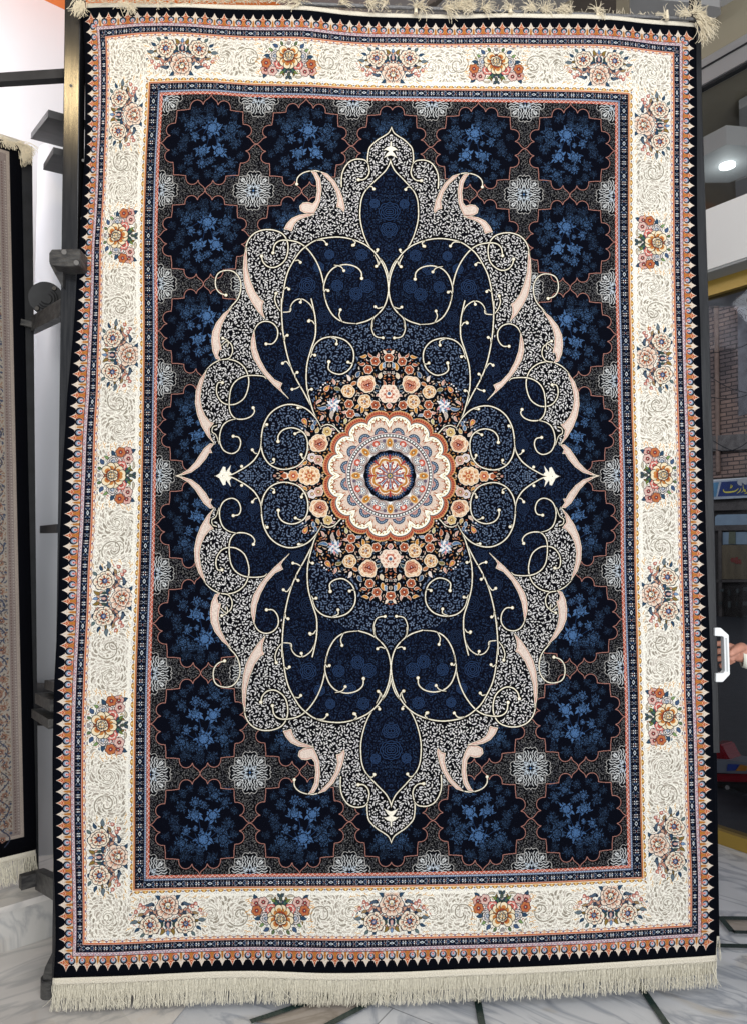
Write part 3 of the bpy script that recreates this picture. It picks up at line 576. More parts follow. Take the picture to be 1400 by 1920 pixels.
def centre(c):
    S=c.S; R=128; b=(0,0,int(R*S),int(R*S))
    X=(np.arange(b[2])+.5)/S; Y=X[:,None]; r=np.hypot(X,Y)*.992; th=np.arctan2(Y,X)+0*X
    A=c.a[:b[3],:b[2]]
    def put(m,col): A[m]=np.array(col,np.float32)/255.
    ph_=(th*8/np.pi)%1.0                       # one lobe per unit: 16 lobes, cusps on the axes
    l=np.sqrt(np.clip(1-(2*ph_-1)**2,0,1))
    def lobe(r0,amp): return r0+amp*l
    put(r<lobe(111,12.4),(206,160,96)); put(r<lobe(109.4,12.4),(184,92,60))
    n=176; dots=(np.abs(((th*n/(2*np.pi))%1)-.5)<.3)&(np.abs(r-lobe(106,12.6))<1.7); put(dots,(150,58,42)); 
    put(((np.abs(((th*n/(2*np.pi))%1)-.0)<.14))&(np.abs(r-lobe(108.4,12.2))<1.0),(226,176,130))
    put(r<lobe(102.4,13.2),(206,140,96)); put(r<lobe(101.6,13.2),(62,72,88)); put(r<lobe(99,14),(246,242,222))
    dd=(np.abs(((th*128/(2*np.pi))%1)-.5)<.26)&(np.abs(r-lobe(92.5,16))<1.25); put(dd,(176,144,78))
    amp=85.5+21*l**1.4+1.7*np.cos(ph_*2*np.pi*5); put(r<amp,(132,74,42)); put(r<amp-2.4,(214,190,172))
    put((r<amp-2)&(np.abs(((th*96/(2*np.pi))%1)-.5)<.13)&(r>amp-7.5),(192,116,84))
    # blue fans standing on the ring
    for i in range(16):
        a=(i+.5)*np.pi/8; fx,fy=80*math.cos(a),80*math.sin(a); d=np.hypot(X-fx,Y-fy); g=np.arctan2(Y-fy,X-fx)
        sp=(np.abs(((g*8/np.pi)%1)-.5)<.3)
        put((d<12)&(r<amp-1.6),(36,54,80)); put((d<10.4)&sp&(d>7.6),(140,160,180)); put((d<6.2),(206,180,170)); put((d<5.6)&sp&(d>2.6),(164,84,76)); put(d<2.6,(120,150,170))
    for (ro,col) in [(80.6,(120,60,60)),(79.6,(226,206,200)),(78.2,(84,84,84)),(72.2,(120,60,60)),(71.2,(226,206,200)),(69.8,(178,168,162))]: put(r<ro,col)
    dd=(np.abs(((th*84/(2*np.pi))%1)-.5)<.29)&(np.abs(r-75.2)<1.6); put(dd,(232,236,232))
    # inner ring of curls, red arches and gold drops
    for i in range(8):
        a=i*np.pi/4
        for s in (-1,1):
            aa=a+s*.27; fx,fy=58*math.cos(aa),58*math.sin(aa); d=np.hypot(X-fx,Y-fy)
            put(d<9.8,(120,76,66)); put(d<8.6,(198,190,184)); put(d<7.5,(146,139,136)); put(d<5.2,(232,232,230)); g=np.arctan2(Y-fy,X-fx); put((d<4.4)&(np.abs(((g*5/2/np.pi)%1)-.5)<.28),(70,84,104)); put(d<1.6,(230,220,200))
            aa=a+s*.39; fx,fy=64*math.cos(aa),64*math.sin(aa); d=np.hypot((X-fx),(Y-fy)); put((d<6.4)&(d>3)&(r>60),(190,80,62)); put((d<3)&(r>60),(226,200,190))
            aa=a+s*.15; fx,fy=66*math.cos(aa),66*math.sin(aa); d=np.hypot(X-fx,Y-fy); put(d<3.2,(96,84,104))
        ca,sa=math.cos(a),math.sin(a); U=X*ca+Y*sa; V=-X*sa+Y*ca
        dr=np.abs(V)<6.6*np.sqrt(np.clip(1-((U-62)/9.5)**2,0,1)); put(dr,(220,196,150)); dr=np.abs(V)<5.2*np.sqrt(np.clip(1-((U-62)/8)**2,0,1)); put(dr,(196,124,44)); d=np.hypot((U-62)/1.4,V); put(d<2.4,(90,50,40)); put(d<1.4,(232,220,180))
        d=np.abs(V)+np.abs(U-50)*.7; put((d<3.6),(226,228,230))
    l8=np.abs(np.cos(th*4))
    put(r<48.5-1.6*np.abs(np.sin(th*8)),(5,8,18))
    f=40+4*np.abs(np.sin(th*4))+1.4*np.cos(th*48)
    put((r<f)&(np.abs(((th*64/(2*np.pi))%1)-.5)<.34),(52,78,118)); put(r<f-5,(196,160,130)); put(r<f-6.6,(160,82,50))
    f2=30+6*np.abs(np.sin(th*4)); put(r<f2,(226,210,190)); put(r<f2-2.2,(186,118,44)); put(r<f2-6.5,(222,210,190)); put((r<f2-7.5)&(np.abs(((th*16/(2*np.pi))%1)-.5)<.2),(160,64,50))
    d8=np.abs(((th*8/(2*np.pi)+.5)%1)-.5)
    put((d8<.07)&(r>28)&(r<39),(164,54,46)); put((d8<.16)&(r<25),(60,74,104)); put((d8<.12)&(r<24),(224,216,214)); put((d8<.06)&(r<22)&(r>7),(44,76,122))
    d8=np.abs(((th*8/(2*np.pi))%1)-.5); put((np.hypot((r-20),d8*2*np.pi/8*20)<3.2),(236,232,226)); put((np.hypot((r-20),d8*2*np.pi/8*20)<1.5),(120,140,160)); put((np.hypot((r-13),d8*2*np.pi/8*13)<2.2),(150,84,76))
    put(r<6,(60,60,80)); put(r<4,(188,160,84)); put(r<2,(60,90,130))

def borders(c,rng,XX,YY):
    S=c.S
    def ring(ax,ay,bx,by,col):
        m=(XX<ax)&(YY<ay)&~((XX<bx)&(YY<by)); c.a[m]=np.array(col,np.float32)/255.
    ring(602,893.5,572,857.5,(6,8,17))
    ring(572.6,858.1,571,856.6,(14,20,48)); ring(571,856.6,566,851,(196,168,172)); ring(566,851,564.8,849.8,(20,26,52)); ring(564.8,849.8,554.5,838,(7,10,24))
    ring(554.5,838,553.6,837.2,(206,160,150)); ring(553.6,837.2,551.2,834.4,(198,106,62)); ring(551.2,834.4,435.5,721.8,CREAM)
    ring(462.2,745,461.4,744.2,(210,150,140)); ring(464.6,747.2,462.2,745,(188,110,54)); ring(461.4,744.2,445,731,(7,10,24)); ring(445,731,441.3,727.6,(96,114,146)); ring(441.3,727.6,435.5,721.8,(160,86,66))
    side=(XX-435.5)>(YY-721.8); top=~side
    for ax in (0,1):
        if ax==0:  clip=side; M=lambda p:[(t,s) for s,t in p]; o=0.0; hx,hl=572,857.5; per=20.0
        else:      clip=top;  M=lambda p:[(s,t) for s,t in p]; hx,hl=857.5,572; per=18.16
        c.clip=clip
        d=lambda h,v: h if ax==0 else v          # pick side or end measure
        nt=int(round(hl/per)); per=hl/nt; 
        # teeth: pointed leaves alternately orange and ivory, blue roundels between
        base=d(572,857.5); T=d(24.5,26)
        for i in range(-1,nt+1):
            s0=(i+.5)*per if True else i*per
            org=(i+nt)%2==0
            h=per/2
            pts=[(-h*1.0,0),(-h*.62,T*.10),(-h*.5,T*.34),(-h*.86,T*.58),(-h*.5,T*.60),(-h*.28,T*.74),(-h*.12,T*.86),(0,T*1.0)]
            prof=pts+[(-a,b) for a,b in pts[::-1]]
            c.poly(M([(s0+a*1.08,base+b) for a,b in prof]),(232,214,196)); 
            col=(186,88,50) if org else (206,196,182)
            c.poly(M([(s0+a*.84,base+b*.93) for a,b in prof]),col)
            c.poly(M([(s0-h*.26,base),(s0-h*.16,base+T*.4),(s0,base+T*.55),(s0+h*.16,base+T*.4),(s0+h*.26,base)]),(184,114,44))
            for q in (-1,1):
                c.stroke(M([(s0,base+T*.45),(s0+q*h*.45,base+T*.58)]),.7,(226,196,170)); c.stroke(M([(s0,base+T*.62),(s0+q*h*.3,base+T*.72)]),.7,(226,196,170))
            c.poly(M([(s0-h,base),(s0-h*.7,base),(s0-h*.62,base+T*.12),(s0-h,base+T*.12)]),(190,98,60)); c.poly(M([(s0+h,base),(s0+h*.7,base),(s0+h*.62,base+T*.12),(s0+h,base+T*.12)]),(190,98,60))
        for i in range(-1,nt+1):
            s0=(i+1)*per; y0=base+T*.30
            x,y=M([(s0,y0)])[0]
            c.disc(x,y,per*.37,(206,158,124)); c.disc(*M([(s0,y0+.6)])[0],per*.335,(10,16,34)); c.poly(M([(s0-1.6,y0+5),(s0+1.6,y0+5),(s0,y0+9.5)]),(8,10,20))
            c.disc(*M([(s0,y0-.3)])[0],per*.24,(120,140,164)); c.disc(*M([(s0,y0-.8)])[0],per*.15,(206,190,196)); c.disc(*M([(s0,y0-1)])[0],per*.085,(186,80,72)); c.rect(*(lambda a,b:(min(a[0],b[0]),min(a[1],b[1]),max(a[0],b[0]),max(a[1],b[1])))(*M([(s0-per*.1,base+.4),(s0+per*.1,base+T*.16)])),(206,110,90))
        # zigzag between teeth and guard
        z0,z1=d(566,851.2),d(571,856.4); p=[]; s=0; k=0
        while s<hl: p.append((s,z0+1 if k%2 else z1-1)); s+=2.9; k+=1
        c.stroke(M([(a,(z0+z1)/2) for a in (0,hl)]),2.2,(88,92,126)); c.stroke(M(p),1.15,(228,200,200))
        for i in range(0,len(p)-2,4): c.disc(*M([(p[i][0],z1-1.4)])[0],1.0,(186,84,80))
        # the two guards: eyes, bursts and dots on navy
        for g0,g1 in ((d(554.5,838),d(564.8,849.8)),(d(445,731),d(461.4,744.2))):
            w=g1-g0; gm=(g0+g1)/2; P=d(67.0,54.4); L=hl if g0>500 else d(744,461)
            n=int(round(L/P-.5))+.5; P=L/n if n>0 else P
            i=0
            while i*P<L+P:
                s0=i*P
                c.stroke(M([(s0-3.8,gm),(s0,gm-w*.15),(s0+3.8,gm),(s0,gm+w*.15),(s0-3.8,gm)]),1.2,(206,216,222))
                for q in (-1,1):
                    for r in (-1,1):
                        c.stroke(M([(s0+q*5.4,gm+r*w*.2),(s0+q*8.4,gm+r*w*.36)]),1.0,(150,160,172)); c.disc(*M([(s0+q*8.6,gm+r*w*.14)])[0],1.5,(34,54,86)); c.disc(*M([(s0+q*1.5,gm+r*w*.38)])[0],1.3,(28,44,72))
                for b_ in range(4):
                    sc=s0+P*(.22+.187*b_)
                    for q in (-1,1):
                        for r in (-1,1):
                            if b_%2: c.disc(*M([(sc+q*2.3,gm+r*w*.13)])[0],1.15,(224,226,226))
                            else: c.stroke(M([(sc+q*1.2,gm+r*w*.1),(sc+q*2.6,gm+r*w*.2)]),1.0,(160,166,176))
                            c.stroke(M([(sc+q*1.4,gm+r*w*.30),(sc+q*2.8,gm+r*w*.40)]),.9,(140,132,132))
                    c.disc(*M([(sc,gm)])[0],1.0,(160,84,74) if b_ in (0,3) else (150,166,184))
                    c.disc(*M([(sc+P*.094,gm)])[0],1.5,(40,62,98))
                i+=1
        # beads
        b0=d(549.0,832.2); s=0; pr=d(15.6,14.2)
        while s<hl:
            c.stroke(M(spl([(s,b0+1.6),(s+pr*.25,b0-1.2),(s+pr*.5,b0-2),(s+pr*.75,b0-1.2),(s+pr,b0+1.6)],4)),1.1,(140,70,42))
            c.poly(M([(s+pr*.2,b0+.6),(s+pr*.5,b0-1.2),(s+pr*.8,b0+.6),(s+pr*.5,b0+2)]),(222,172,126)); c.disc(*M([(s,b0+.6)])[0],1.6,(112,92,128))
            for q in (-1,0,1): c.stroke(M([(s+q*2.2,b0-2.6),(s+q*3.4,b0-4.8)]),.8,(170,168,174))
            c.stroke(M([(s+pr*.42,b0-4.4),(s+pr*.58,b0-4.4)]),1.1,(176,160,150)); s+=pr
        b0=d(468.2,750.6); s=0; pr=d(17,15); L=d(752,470)
        while s<L:
            c.poly(M(spl([(s+pr*.12,b0-1.5),(s+pr*.3,b0+1.6),(s+pr*.5,b0+2.6),(s+pr*.7,b0+1.6),(s+pr*.88,b0-1.5),(s+pr*.5,b0-3)],3,True)),(120,76,30))
            c.poly(M(spl([(s+pr*.2,b0-1.2),(s+pr*.35,b0+1.1),(s+pr*.5,b0+1.7),(s+pr*.65,b0+1.1),(s+pr*.8,b0-1.2),(s+pr*.5,b0-2)],3,True)),(202,142,52)); c.disc(*M([(s+pr*.48,b0+.1)])[0],1.35,(246,220,150))
            c.disc(*M([(s,b0)])[0],1.5,(96,100,132)); c.stroke(M([(s,b0-2.6),(s+pr,b0-2.6)]),.7,(236,200,150))
            for q in (-1,0,1): c.stroke(M([(s+q*2,b0+3),(s+q*3.6,b0+5)]),.8,(168,166,176))
            s+=pr
        # innermost zigzag
        z0,z1=d(435.5,721.8),d(441.3,727.6); p=[]; s=0; k=0; L=d(727,441)
        c.stroke(M([(0,z0+1.9),(L,z0+1.9)]),3.6,(190,88,66))
        while s<L: p.append((s,z0+.8 if k%2 else z1-.8)); s+=4.3; k+=1
        c.stroke(M(p),.9,(226,200,192)); s=0
        while s<L: c.disc(*M([(s,d(443.2,729.3))])[0],.9,(186,200,216)); s+=3.4
    c.clip=None
    # bouquets
    rng2=random.Random(3)
    c.occ[:]=False
    band=(XX<546)&(YY<829)&~((XX<474.5)&(YY<756.5))
    spots=[('B',1,511,0),('A',1,511,225),('B',1,511,452),('A',1,511,686),('A',0,0,793),('B',0,200,793),('A',0,402,793)]
    c.clip=band
    for kind,sd,x,y in spots:
        # local: u along the border, v towards the outside
        if sd: T=lambda u,v,x=x,y=y:(x+v,y+u); ang=lambda a:math.pi/2-a
        else:  T=lambda u,v,x=x,y=y:(x+u,y+v); ang=lambda a:a
        (bouquetA if kind=='A' else bouquetB)(c,T,ang,rng2)
    c.clip=None
    el=np.zeros((c.H,c.W),bool)
    for kind,sd,x,y in spots:
        a_,b_=(27,66) if kind=='A' else (34,47)
        if not sd: a_,b_=b_,a_
        el|=((XX-x-(0 if not sd else 2))/(a_*1.08))**2+((YY-y)/(b_*1.0))**2<1
    el&=(XX<546)&(YY<829)&~((XX<474)&(YY<756))
    scat(c,el,rng,[(52,72,92),(40,58,80),(124,98,50),(170,92,62),(196,140,124),(150,116,60),(84,104,124),(206,160,140)],8.5,.5,16,5200,dotp=.12)
    scat(c,el,rng,[(52,72,92),(150,80,56),(190,140,122),(120,104,70)],5,.45,16,5200,dotp=.3)
    # taupe scrolls in the panels between the bouquets
    m=band&~c.occ
    T1=(168,159,145); T2=(152,143,129)
    def spiral(x,y,r,sg,a0,w=1.5,col=T1,turn=1.6):
        t=np.linspace(0,1,40); rr=r*(1-t*.86); a=a0+sg*t*turn*2*np.pi
        c.stroke(np.c_[x+rr*np.cos(a),y+rr*np.sin(a)],w,col,True)
    c.clip=m
    cen=[]
    for (x,y,sd,f) in [(511,112,1,1),(511,340,1,-1),(511,568,1,1),(100,793,0,1),(300,793,0,-1)]:
        for s in (-1,1):
            if sd: X,Y=x+2*s,y+s*f*25
            else:  X,Y=x+s*f*26,y+2*s
            if s<0: spiral(X,Y,15,f,1.0,1.3,T2,1.9); spiral(X,Y,24,f,2.6,1.1,T1,.75); spiral(X,Y,24,f,5.6,1.1,T1,.55)
            else: spiral(X,Y,21,-f,.6,2.4,T2,1.1); spiral(X-8,Y-8,12,f,2.6,1.8,T2,.8)
            cen.append((X,Y,f*s))
    cen.append((511,793,1)); spiral(511,793,15,1,0,1.3,T2,1.5); spiral(511,793,25,1,2,1.2,T1,.8)
    for u_ in np.arange(-90,720,62.): cen.append((511,u_,1 if int(u_/62)%2 else -1)) if False else None
    c.clip=None
    inner=(XX<543)&(YY<826)&~((XX<478)&(YY<760))
    scat(c,m&inner,rng,[T1,T2,(198,190,178)],12.5,.75,26,5200,dotp=.1,cen=cen)
    scat(c,m&inner,rng,[T1,(178,169,155)],7.5,.6,26,9000,dotp=.2,cen=cen)
    scat(c,m&inner,rng,[(186,178,165)],4.6,.55,26,9000,dotp=.4,cen=cen)
def undergrowth(c,T,ang,au,av,n,seed):
    rj=random.Random(seed); pal=[(44,66,88),(36,52,74),(118,94,48),(150,80,54),(186,128,108),(70,92,112),(58,78,66),(196,150,126)]
    for k in range(n):
        t=rj.uniform(-math.pi/2,math.pi/2); r=math.sqrt(rj.uniform(.08,1)); u,v=au*r*math.cos(t),av*r*math.sin(t)
        a=math.atan2(v*1.6,u)+rj.uniform(-.9,.9); L=rj.uniform(7,12.5); col=pal[rj.randrange(8)]; k_=rj.choice((-1,1))
        for q in (1,-1):
            x,y=T(q*u,v); leaf(c,x,y,ang(a if q>0 else math.pi-a),L,rj.uniform(3.2,5),col,(22,30,44) if k%3 else (96,60,50),k_*q)
def bouquetA(c,T,ang,rng):
    out=(24,34,52)
    undergrowth(c,T,ang,55,30,44,4)
    for (u,v,a,L,w,col) in [(-62,8,3.0,15,6,(96,112,120)),(62,8,.1,15,6,(96,112,120)),(-56,22,2.6,12,5,TEAL),(56,22,.5,12,5,TEAL),(-10,28,2.0,13,6,OLIVE),(10,28,1.1,13,6,OLIVE),(-18,-34,-2.3,14,6,TEAL),(18,-34,-.8,14,6,TEAL),(0,-37,-1.57,12,6,(46,76,100)),(-34,-20,2.8,17,5,(70,90,110)),(34,-20,.3,17,5,(70,90,110)),(-14,8,.2,13,6,TEAL),(14,8,2.9,13,6,TEAL),(0,16,1.57,11,5,(206,160,150)),(0,30,1.57,10,5,(110,140,180)),(-38,-8,2.2,12,5,(196,130,110)),(38,-8,.9,12,5,(196,130,110)),(-50,-4,2.8,12,5,(150,120,80)),(50,-4,.3,12,5,(150,120,80)),(-32,34,2.2,10,5,TEAL),(32,34,.9,10,5,TEAL),(-22,-14,2.4,12,4,(80,100,120)),(22,-14,.7,12,4,(80,100,120)),(-46,32,2.4,10,5,(90,110,110)),(46,32,.7,10,5,(90,110,110)),(-24,2,1.8,9,4,(200,120,90)),(24,2,1.3,9,4,(200,120,90))]:
        x,y=T(u,v); leaf(c,x,y,ang(a),L,w,col,out,rng.choice((-.8,.8)))
    for (u,v) in [(-44,-16),(44,-16),(-58,-9),(58,-9),(-50,-20),(50,-20)]:
        x,y=T(u,v); leaf(c,x,y,ang(.8 if u>0 else 2.3),8.5,6,(198,120,104),(90,50,60),.2); c.disc(x,y,1.2,(240,220,205))
    for (u,v) in [(-32,14),(32,14)]:
        x,y=T(u,v); bloom(c,x,y,18,9,(234,218,194),(158,70,40),(70,88,132),(24,32,46),int(u+40),a0=.2)
    x,y=T(0,-18); bloom(c,x,y,21,11,(230,206,184),(166,84,52),(228,222,200),(26,38,54),5,a0=.1)
    c.disc(x,y,6.4,(34,50,66)); c.disc(x,y,5.2,(234,226,202)); c.stroke([T(-5,-20),T(-2,-15),T(0,-19),T(2,-15),T(5,-20)],1.1,(34,50,66)); c.disc(*T(0,-17),1.6,(190,150,70))
    for q in (-1,1):
        for j in range(5):
            u=q*(62+rng.uniform(-8,6)); v=-30+j*16; x,y=T(u,v); twig(c,x,y,ang(0 if q>0 else math.pi)+rng.uniform(-.5,.5),12,rng,(204,146,66))
        for j in range(3):
            x,y=T(q*(30+j*13),-33+j*1.5); twig(c,x,y,ang(-.5 if q>0 else math.pi+.5),11,rng,(204,146,66))
def bouquetB(c,T,ang,rng):
    out=(40,44,50)
    undergrowth(c,T,ang,42,32,34,9)
    for (u,v,a,L,w,col) in [(0,-30,-1.57,17,5,(70,84,70)),(-4,-34,-2.0,10,4,(60,80,90)),(4,-34,-1.1,10,4,(60,80,90)),(-20,-32,3.1,16,4,(190,176,154)),(20,-32,0,16,4,(190,176,154)),(-46,-30,-2.2,12,7,TEAL),(46,-30,-.9,12,7,TEAL),(-42,8,2.8,12,7,TEAL),(42,8,.3,12,7,TEAL),(-26,28,2.4,12,7,(60,84,120)),(26,28,.7,12,7,(60,84,120)),(0,35,1.57,12,7,(150,142,138)),(-14,33,2.0,10,5,(90,110,70)),(14,33,1.1,10,5,(90,110,70)),(-34,20,2.3,11,5,(120,150,90)),(34,20,.8,11,5,(120,150,90)),(-14,-24,-2.4,11,4,(110,130,60)),(14,-24,-.7,11,4,(110,130,60)),(-8,-20,-2,9,4,(60,100,80)),(8,-20,-1.1,9,4,(60,100,80)),(-34,36,2.8,9,4,(150,142,138)),(34,36,.3,9,4,(150,142,138))]:
        x,y=T(u,v); leaf(c,x,y,ang(a),L,w,col,out,rng.choice((-.8,.8)))
    for q in (-1,1):
        for (u,v,r) in [(24,-2,12.5),(26,8,10)]:
            x,y=T(q*u,v); bloom(c,x,y,r,7,(226,214,206),(206,130,124) if v<0 else (130,146,166),(120,140,160),out,int(u+q))
        for (u,v,cc) in [(44,-19,(208,160,148)),(31,-21,(212,176,164)),(43,-6,(188,104,60))]:
            x,y=T(q*u,v); petals(c,x,y,9.4,6,cc,(140,48,48),.2,(60,34,44)); c.disc(x,y,2,(50,70,80)); c.disc(x,y,1,(240,220,180))
        x,y=T(q*17,-8); flower(c,x,y,10,6,[(214,120,110),(240,214,200),(190,80,70)],0,(120,60,50))
        for j in range(7):
            x,y=T(q*(46+rng.uniform(0,8)),-28+j*10); twig(c,x,y,ang(0 if q>0 else math.pi)+rng.uniform(-.6,.6),14,rng,(208,140,56))
        for j in range(3):
            x,y=T(q*(16+j*10),36-j*2); twig(c,x,y,ang(1.3 if q>0 else 1.9),10,rng,(208,140,56))
    for (u,v,r) in [(-18,3,9),(18,3,9),(-12,-6,8),(12,-6,8),(-4,-12,7.5),(4,-12,7.5),(-19,12,8.5),(19,12,8.5),(-12,21,9),(12,21,9)]:
        u,v,r=u*.86,v*.88+1,r*.84; x,y=T(u,v); c.disc(x,y,r+1.1,(44,34,34),True); c.disc(x,y,r,(232,214,178)); x2,y2=T(u*.78,v*.8+1.6); c.disc(x2,y2,r*.7,(196,122,54)); x2,y2=T(u*.55,v*.6+4); c.disc(x2,y2,r*.55,(150,62,38))
    x,y=T(0,9); bloom(c,x,y,10.5,8,(232,218,188),(206,160,96),(236,220,180),(34,32,36),4)
    for j in (-1,1):
        x,y=T(j*3.6,10); c.stroke([T(j*2,4),T(j*6,8),T(j*5,14),T(j*1.5,16)],1.1,(46,44,48))
    c.stroke([T(0,3),T(0,17)],1,(46,44,48))
# ------------------------------------------------------------------ materials in use
U=.00166
m_steel=mat('blackened steel',(.010,.011,.014),.45,.2,.4,col2=(.024,.026,.030),nscale=9,stretch=(6,6,.5),bump=.15,bscale=90)
m_brush=mat('brushed dark steel',(.030,.031,.035),.19,.7,.5,col2=(.055,.055,.058),nscale=10,stretch=(14,14,.8),bump=.02,bscale=160)
m_worn=mat('scuffed black paint on steel',(.018,.018,.020),.5,.2,.5,col2=(.075,.073,.07),nscale=22,stretch=(1,1,3),bump=.3,bscale=60)
m_arm=mat('dull dark steel',(.022,.022,.024),.6,.0,.25,col2=(.045,.045,.047),nscale=9,bump=.1,bscale=60)
m_black=mat('black powder coat',(.012,.013,.016),.5,0,.4,noise=.5,nscale=30)
m_bolt=mat('bolt steel',(.10,.095,.09),.45,.6)
m_white=mat('white wall paint',(.80,.80,.84),.75,0,.3,noise=.03,nscale=3,bump=.04,bscale=40)
m_col=mat('white column paint',(.62,.64,.68),.45,0,.4,noise=.06,nscale=2)
m_orange=mat('orange ceiling paint',(.80,.20,.035),.6)
m_grey=mat('grey ceiling board',(.34,.34,.345),.7,noise=.05,nscale=3)
m_beige=mat('beige ceiling paint',(.27,.245,.18),.7,noise=.05,nscale=3)
m_beam=mat('white beam paint',(.66,.66,.65),.6,noise=.02,nscale=5)
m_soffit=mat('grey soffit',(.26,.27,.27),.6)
m_gold=mat('gold anodised frame',(.30,.20,.04),.38,.35)
m_alu=mat('silver aluminium rail',(.45,.45,.46),.35,.6)
m_dwool=mat('dark wool backing',(.006,.007,.011),.95,0,.02,noise=.4,nscale=300,bump=.4,bscale=400)
m_ivory=mat('ivory cotton',(.74,.69,.58),.9,0,.1,noise=.12,nscale=300,bump=.6,bscale=300)
m_thread=mat('unbleached cotton thread',(.72,.68,.56),.85,0,.15,noise=.25,nscale=160)
m_thread2=mat('cream tassel thread',(.74,.66,.50),.85,0,.15,noise=.2,nscale=160)
m_plastic=mat('white enamel',(.80,.82,.84),.3,0,.5)
m_skin=mat('skin',(.52,.25,.18),.5,0,.4,noise=.18,nscale=60,bump=.15,bscale=150)
m_sleeve=mat('white cotton sleeve',(.70,.70,.62),.9,0,.1,bump=.3,bscale=30)
m_green=mat('dark green inlay stone',(.025,.045,.042),.25,noise=.3,nscale=30)
m_tan=marble('tan inlay marble',(.42,.37,.33),(.30,.26,.22))
# ------------------------------------------------------------------ the setting
fl=marble('white grey marble floor',(.68,.70,.74),(.42,.45,.51),warm=(.80,.70,.56),tiles=(1.9,.95),rot=math.radians(35),gcol=(.30,.31,.33))
bm=bmesh.new()
vs=[bm.verts.new(v) for v in ((-7,-7,0),(7,-7,0),(7,7,0),(-7,7,0))]; bm.faces.new(vs); struct(link('floor',bm,fl))
HR=heading(-35.6); NR=Vector((HR.y,-HR.x,0))     # along the glass front, and its outward side
HL=heading(49); NL=Vector((-HL.y,HL.x,0))
# paler warm tiles on the left
bm=bmesh.new(); a=onZ(0,1791.7,0); 
p=[a-HL*2.5-NL*.0,a+HL*.42,a+HL*.42-NL*.62,a-HL*2.5-NL*2.6]
vs=[bm.verts.new(Vector((q.x,q.y,.004))) for q in p]; f=bm.faces.new(vs)
m_ltile=marble('pale warm marble tiles',(.70,.67,.64),(.52,.51,.50),warm=(.90,.84,.78),tiles=(.62,.30),rot=-math.atan2(HL.y,HL.x),gcol=(.62,.60,.56))
struct(link('floor_tiles',bm,m_ltile))
# inlaid strips
def strip(pts,wd,z=.008):
    bm=bmesh.new()
    for (x0,y0,x1,y1) in pts:
        a,b=onZ(x0,y0,z),onZ(x1,y1,z); d=(b-a).normalized(); s=Vector((-d.y,d.x,0))*wd/2
        bm.faces.new([bm.verts.new(v) for v in (a-s,b-s,b+s,a+s)])
    return bm
struct(link('floor_inlay',strip([(1180,1820,1262,1940),(890,1850,907,1945),(600,1930,760,1845),(470,1916,640,1860)],.021),m_green))
struct(link('floor_inlay',strip([(1330,1721.5,1420,1722.5),(1330,1773,1420,1775)],.026,.012),m_green))
struct(link('floor_inlay',strip([(1351,1722,1373,1748),(1373,1748,1420,1749)],.022,.016),m_green))
bm=bmesh.new(); bm.faces.new([bm.verts.new(onZ(x,y,.004)) for x,y in ((1351,1722),(1373,1748),(1430,1750),(1430,1722))]); struct(link('floor_inlay',bm,m_tan))
bm=bmesh.new(); bm.faces.new([bm.verts.new(onZ(x,y,.004)) for x,y in ((470,1916),(640,1860),(760,1845),(600,1930))]); struct(link('floor_inlay',bm,m_tan))
# platform with nosing on the left
a=onZ(0,1791.7,0); p0=a-HL*2.4; p1=a+HL*1.6
m_step=marble('grey marble riser',(.56,.55,.53),(.42,.42,.42),warm=(.92,.87,.82),rot=.4)
struct(link('step',prism([p0,p1,p1+Vector((0,0,.14)),p0+Vector((0,0,.14))],NL*2.2),m_step))
struct(link('step',prism([p0-NL*.012+Vector((0,0,.1402)),p1-NL*.012+Vector((0,0,.1402)),p1-NL*.012+Vector((0,0,.162)),p0-NL*.012+Vector((0,0,.162))],NL*2.2),m_ltile))
# left wall and its column
wp=a+NL*1.05
struct(link('wall',prism([wp-HL*3.2,wp+HL*3.6,wp+HL*3.6+Vector((0,0,4.6)),wp-HL*3.2+Vector((0,0,4.6))],NL*.15),m_white))
cb=at(97,1660,2.95); r_=.118
bm=bmesh.new(); add_cyl(bm,(cb.x,cb.y,.16),(cb.x,cb.y,at(97,255,2.95).z),r_,64)
for f in bm.faces: f.smooth=len(f.verts)==4
col=link('column',bm,m_col); tag(col,'round white column behind the upright with a black clamp band','column')
zb0=at(97,1362,2.85).z; zb1=at(97,1283,2.85).z
bm=bmesh.new(); add_cyl(bm,(cb.x,cb.y,zb0),(cb.x,cb.y,zb1),r_+.008,64)
for f in bm.faces: f.smooth=len(f.verts)==4
link('clamp_band',bm,m_black,col)
# orange cove above the wall
q0=hit(83,0,wp,NL); q1=hit(128,20,wp,NL); dz=(q0.z+q1.z)/2
b0=wp-NL*.3; 
struct(link('ceiling_cove',prism([Vector((b0-HL*3).to_tuple()[:2]+(dz,)),Vector((b0+HL*2.5).to_tuple()[:2]+(dz,)),Vector((b0+HL*2.5).to_tuple()[:2]+(dz+.45,)),Vector((b0-HL*3).to_tuple()[:2]+(dz+.45,))],NL*.3),m_orange))
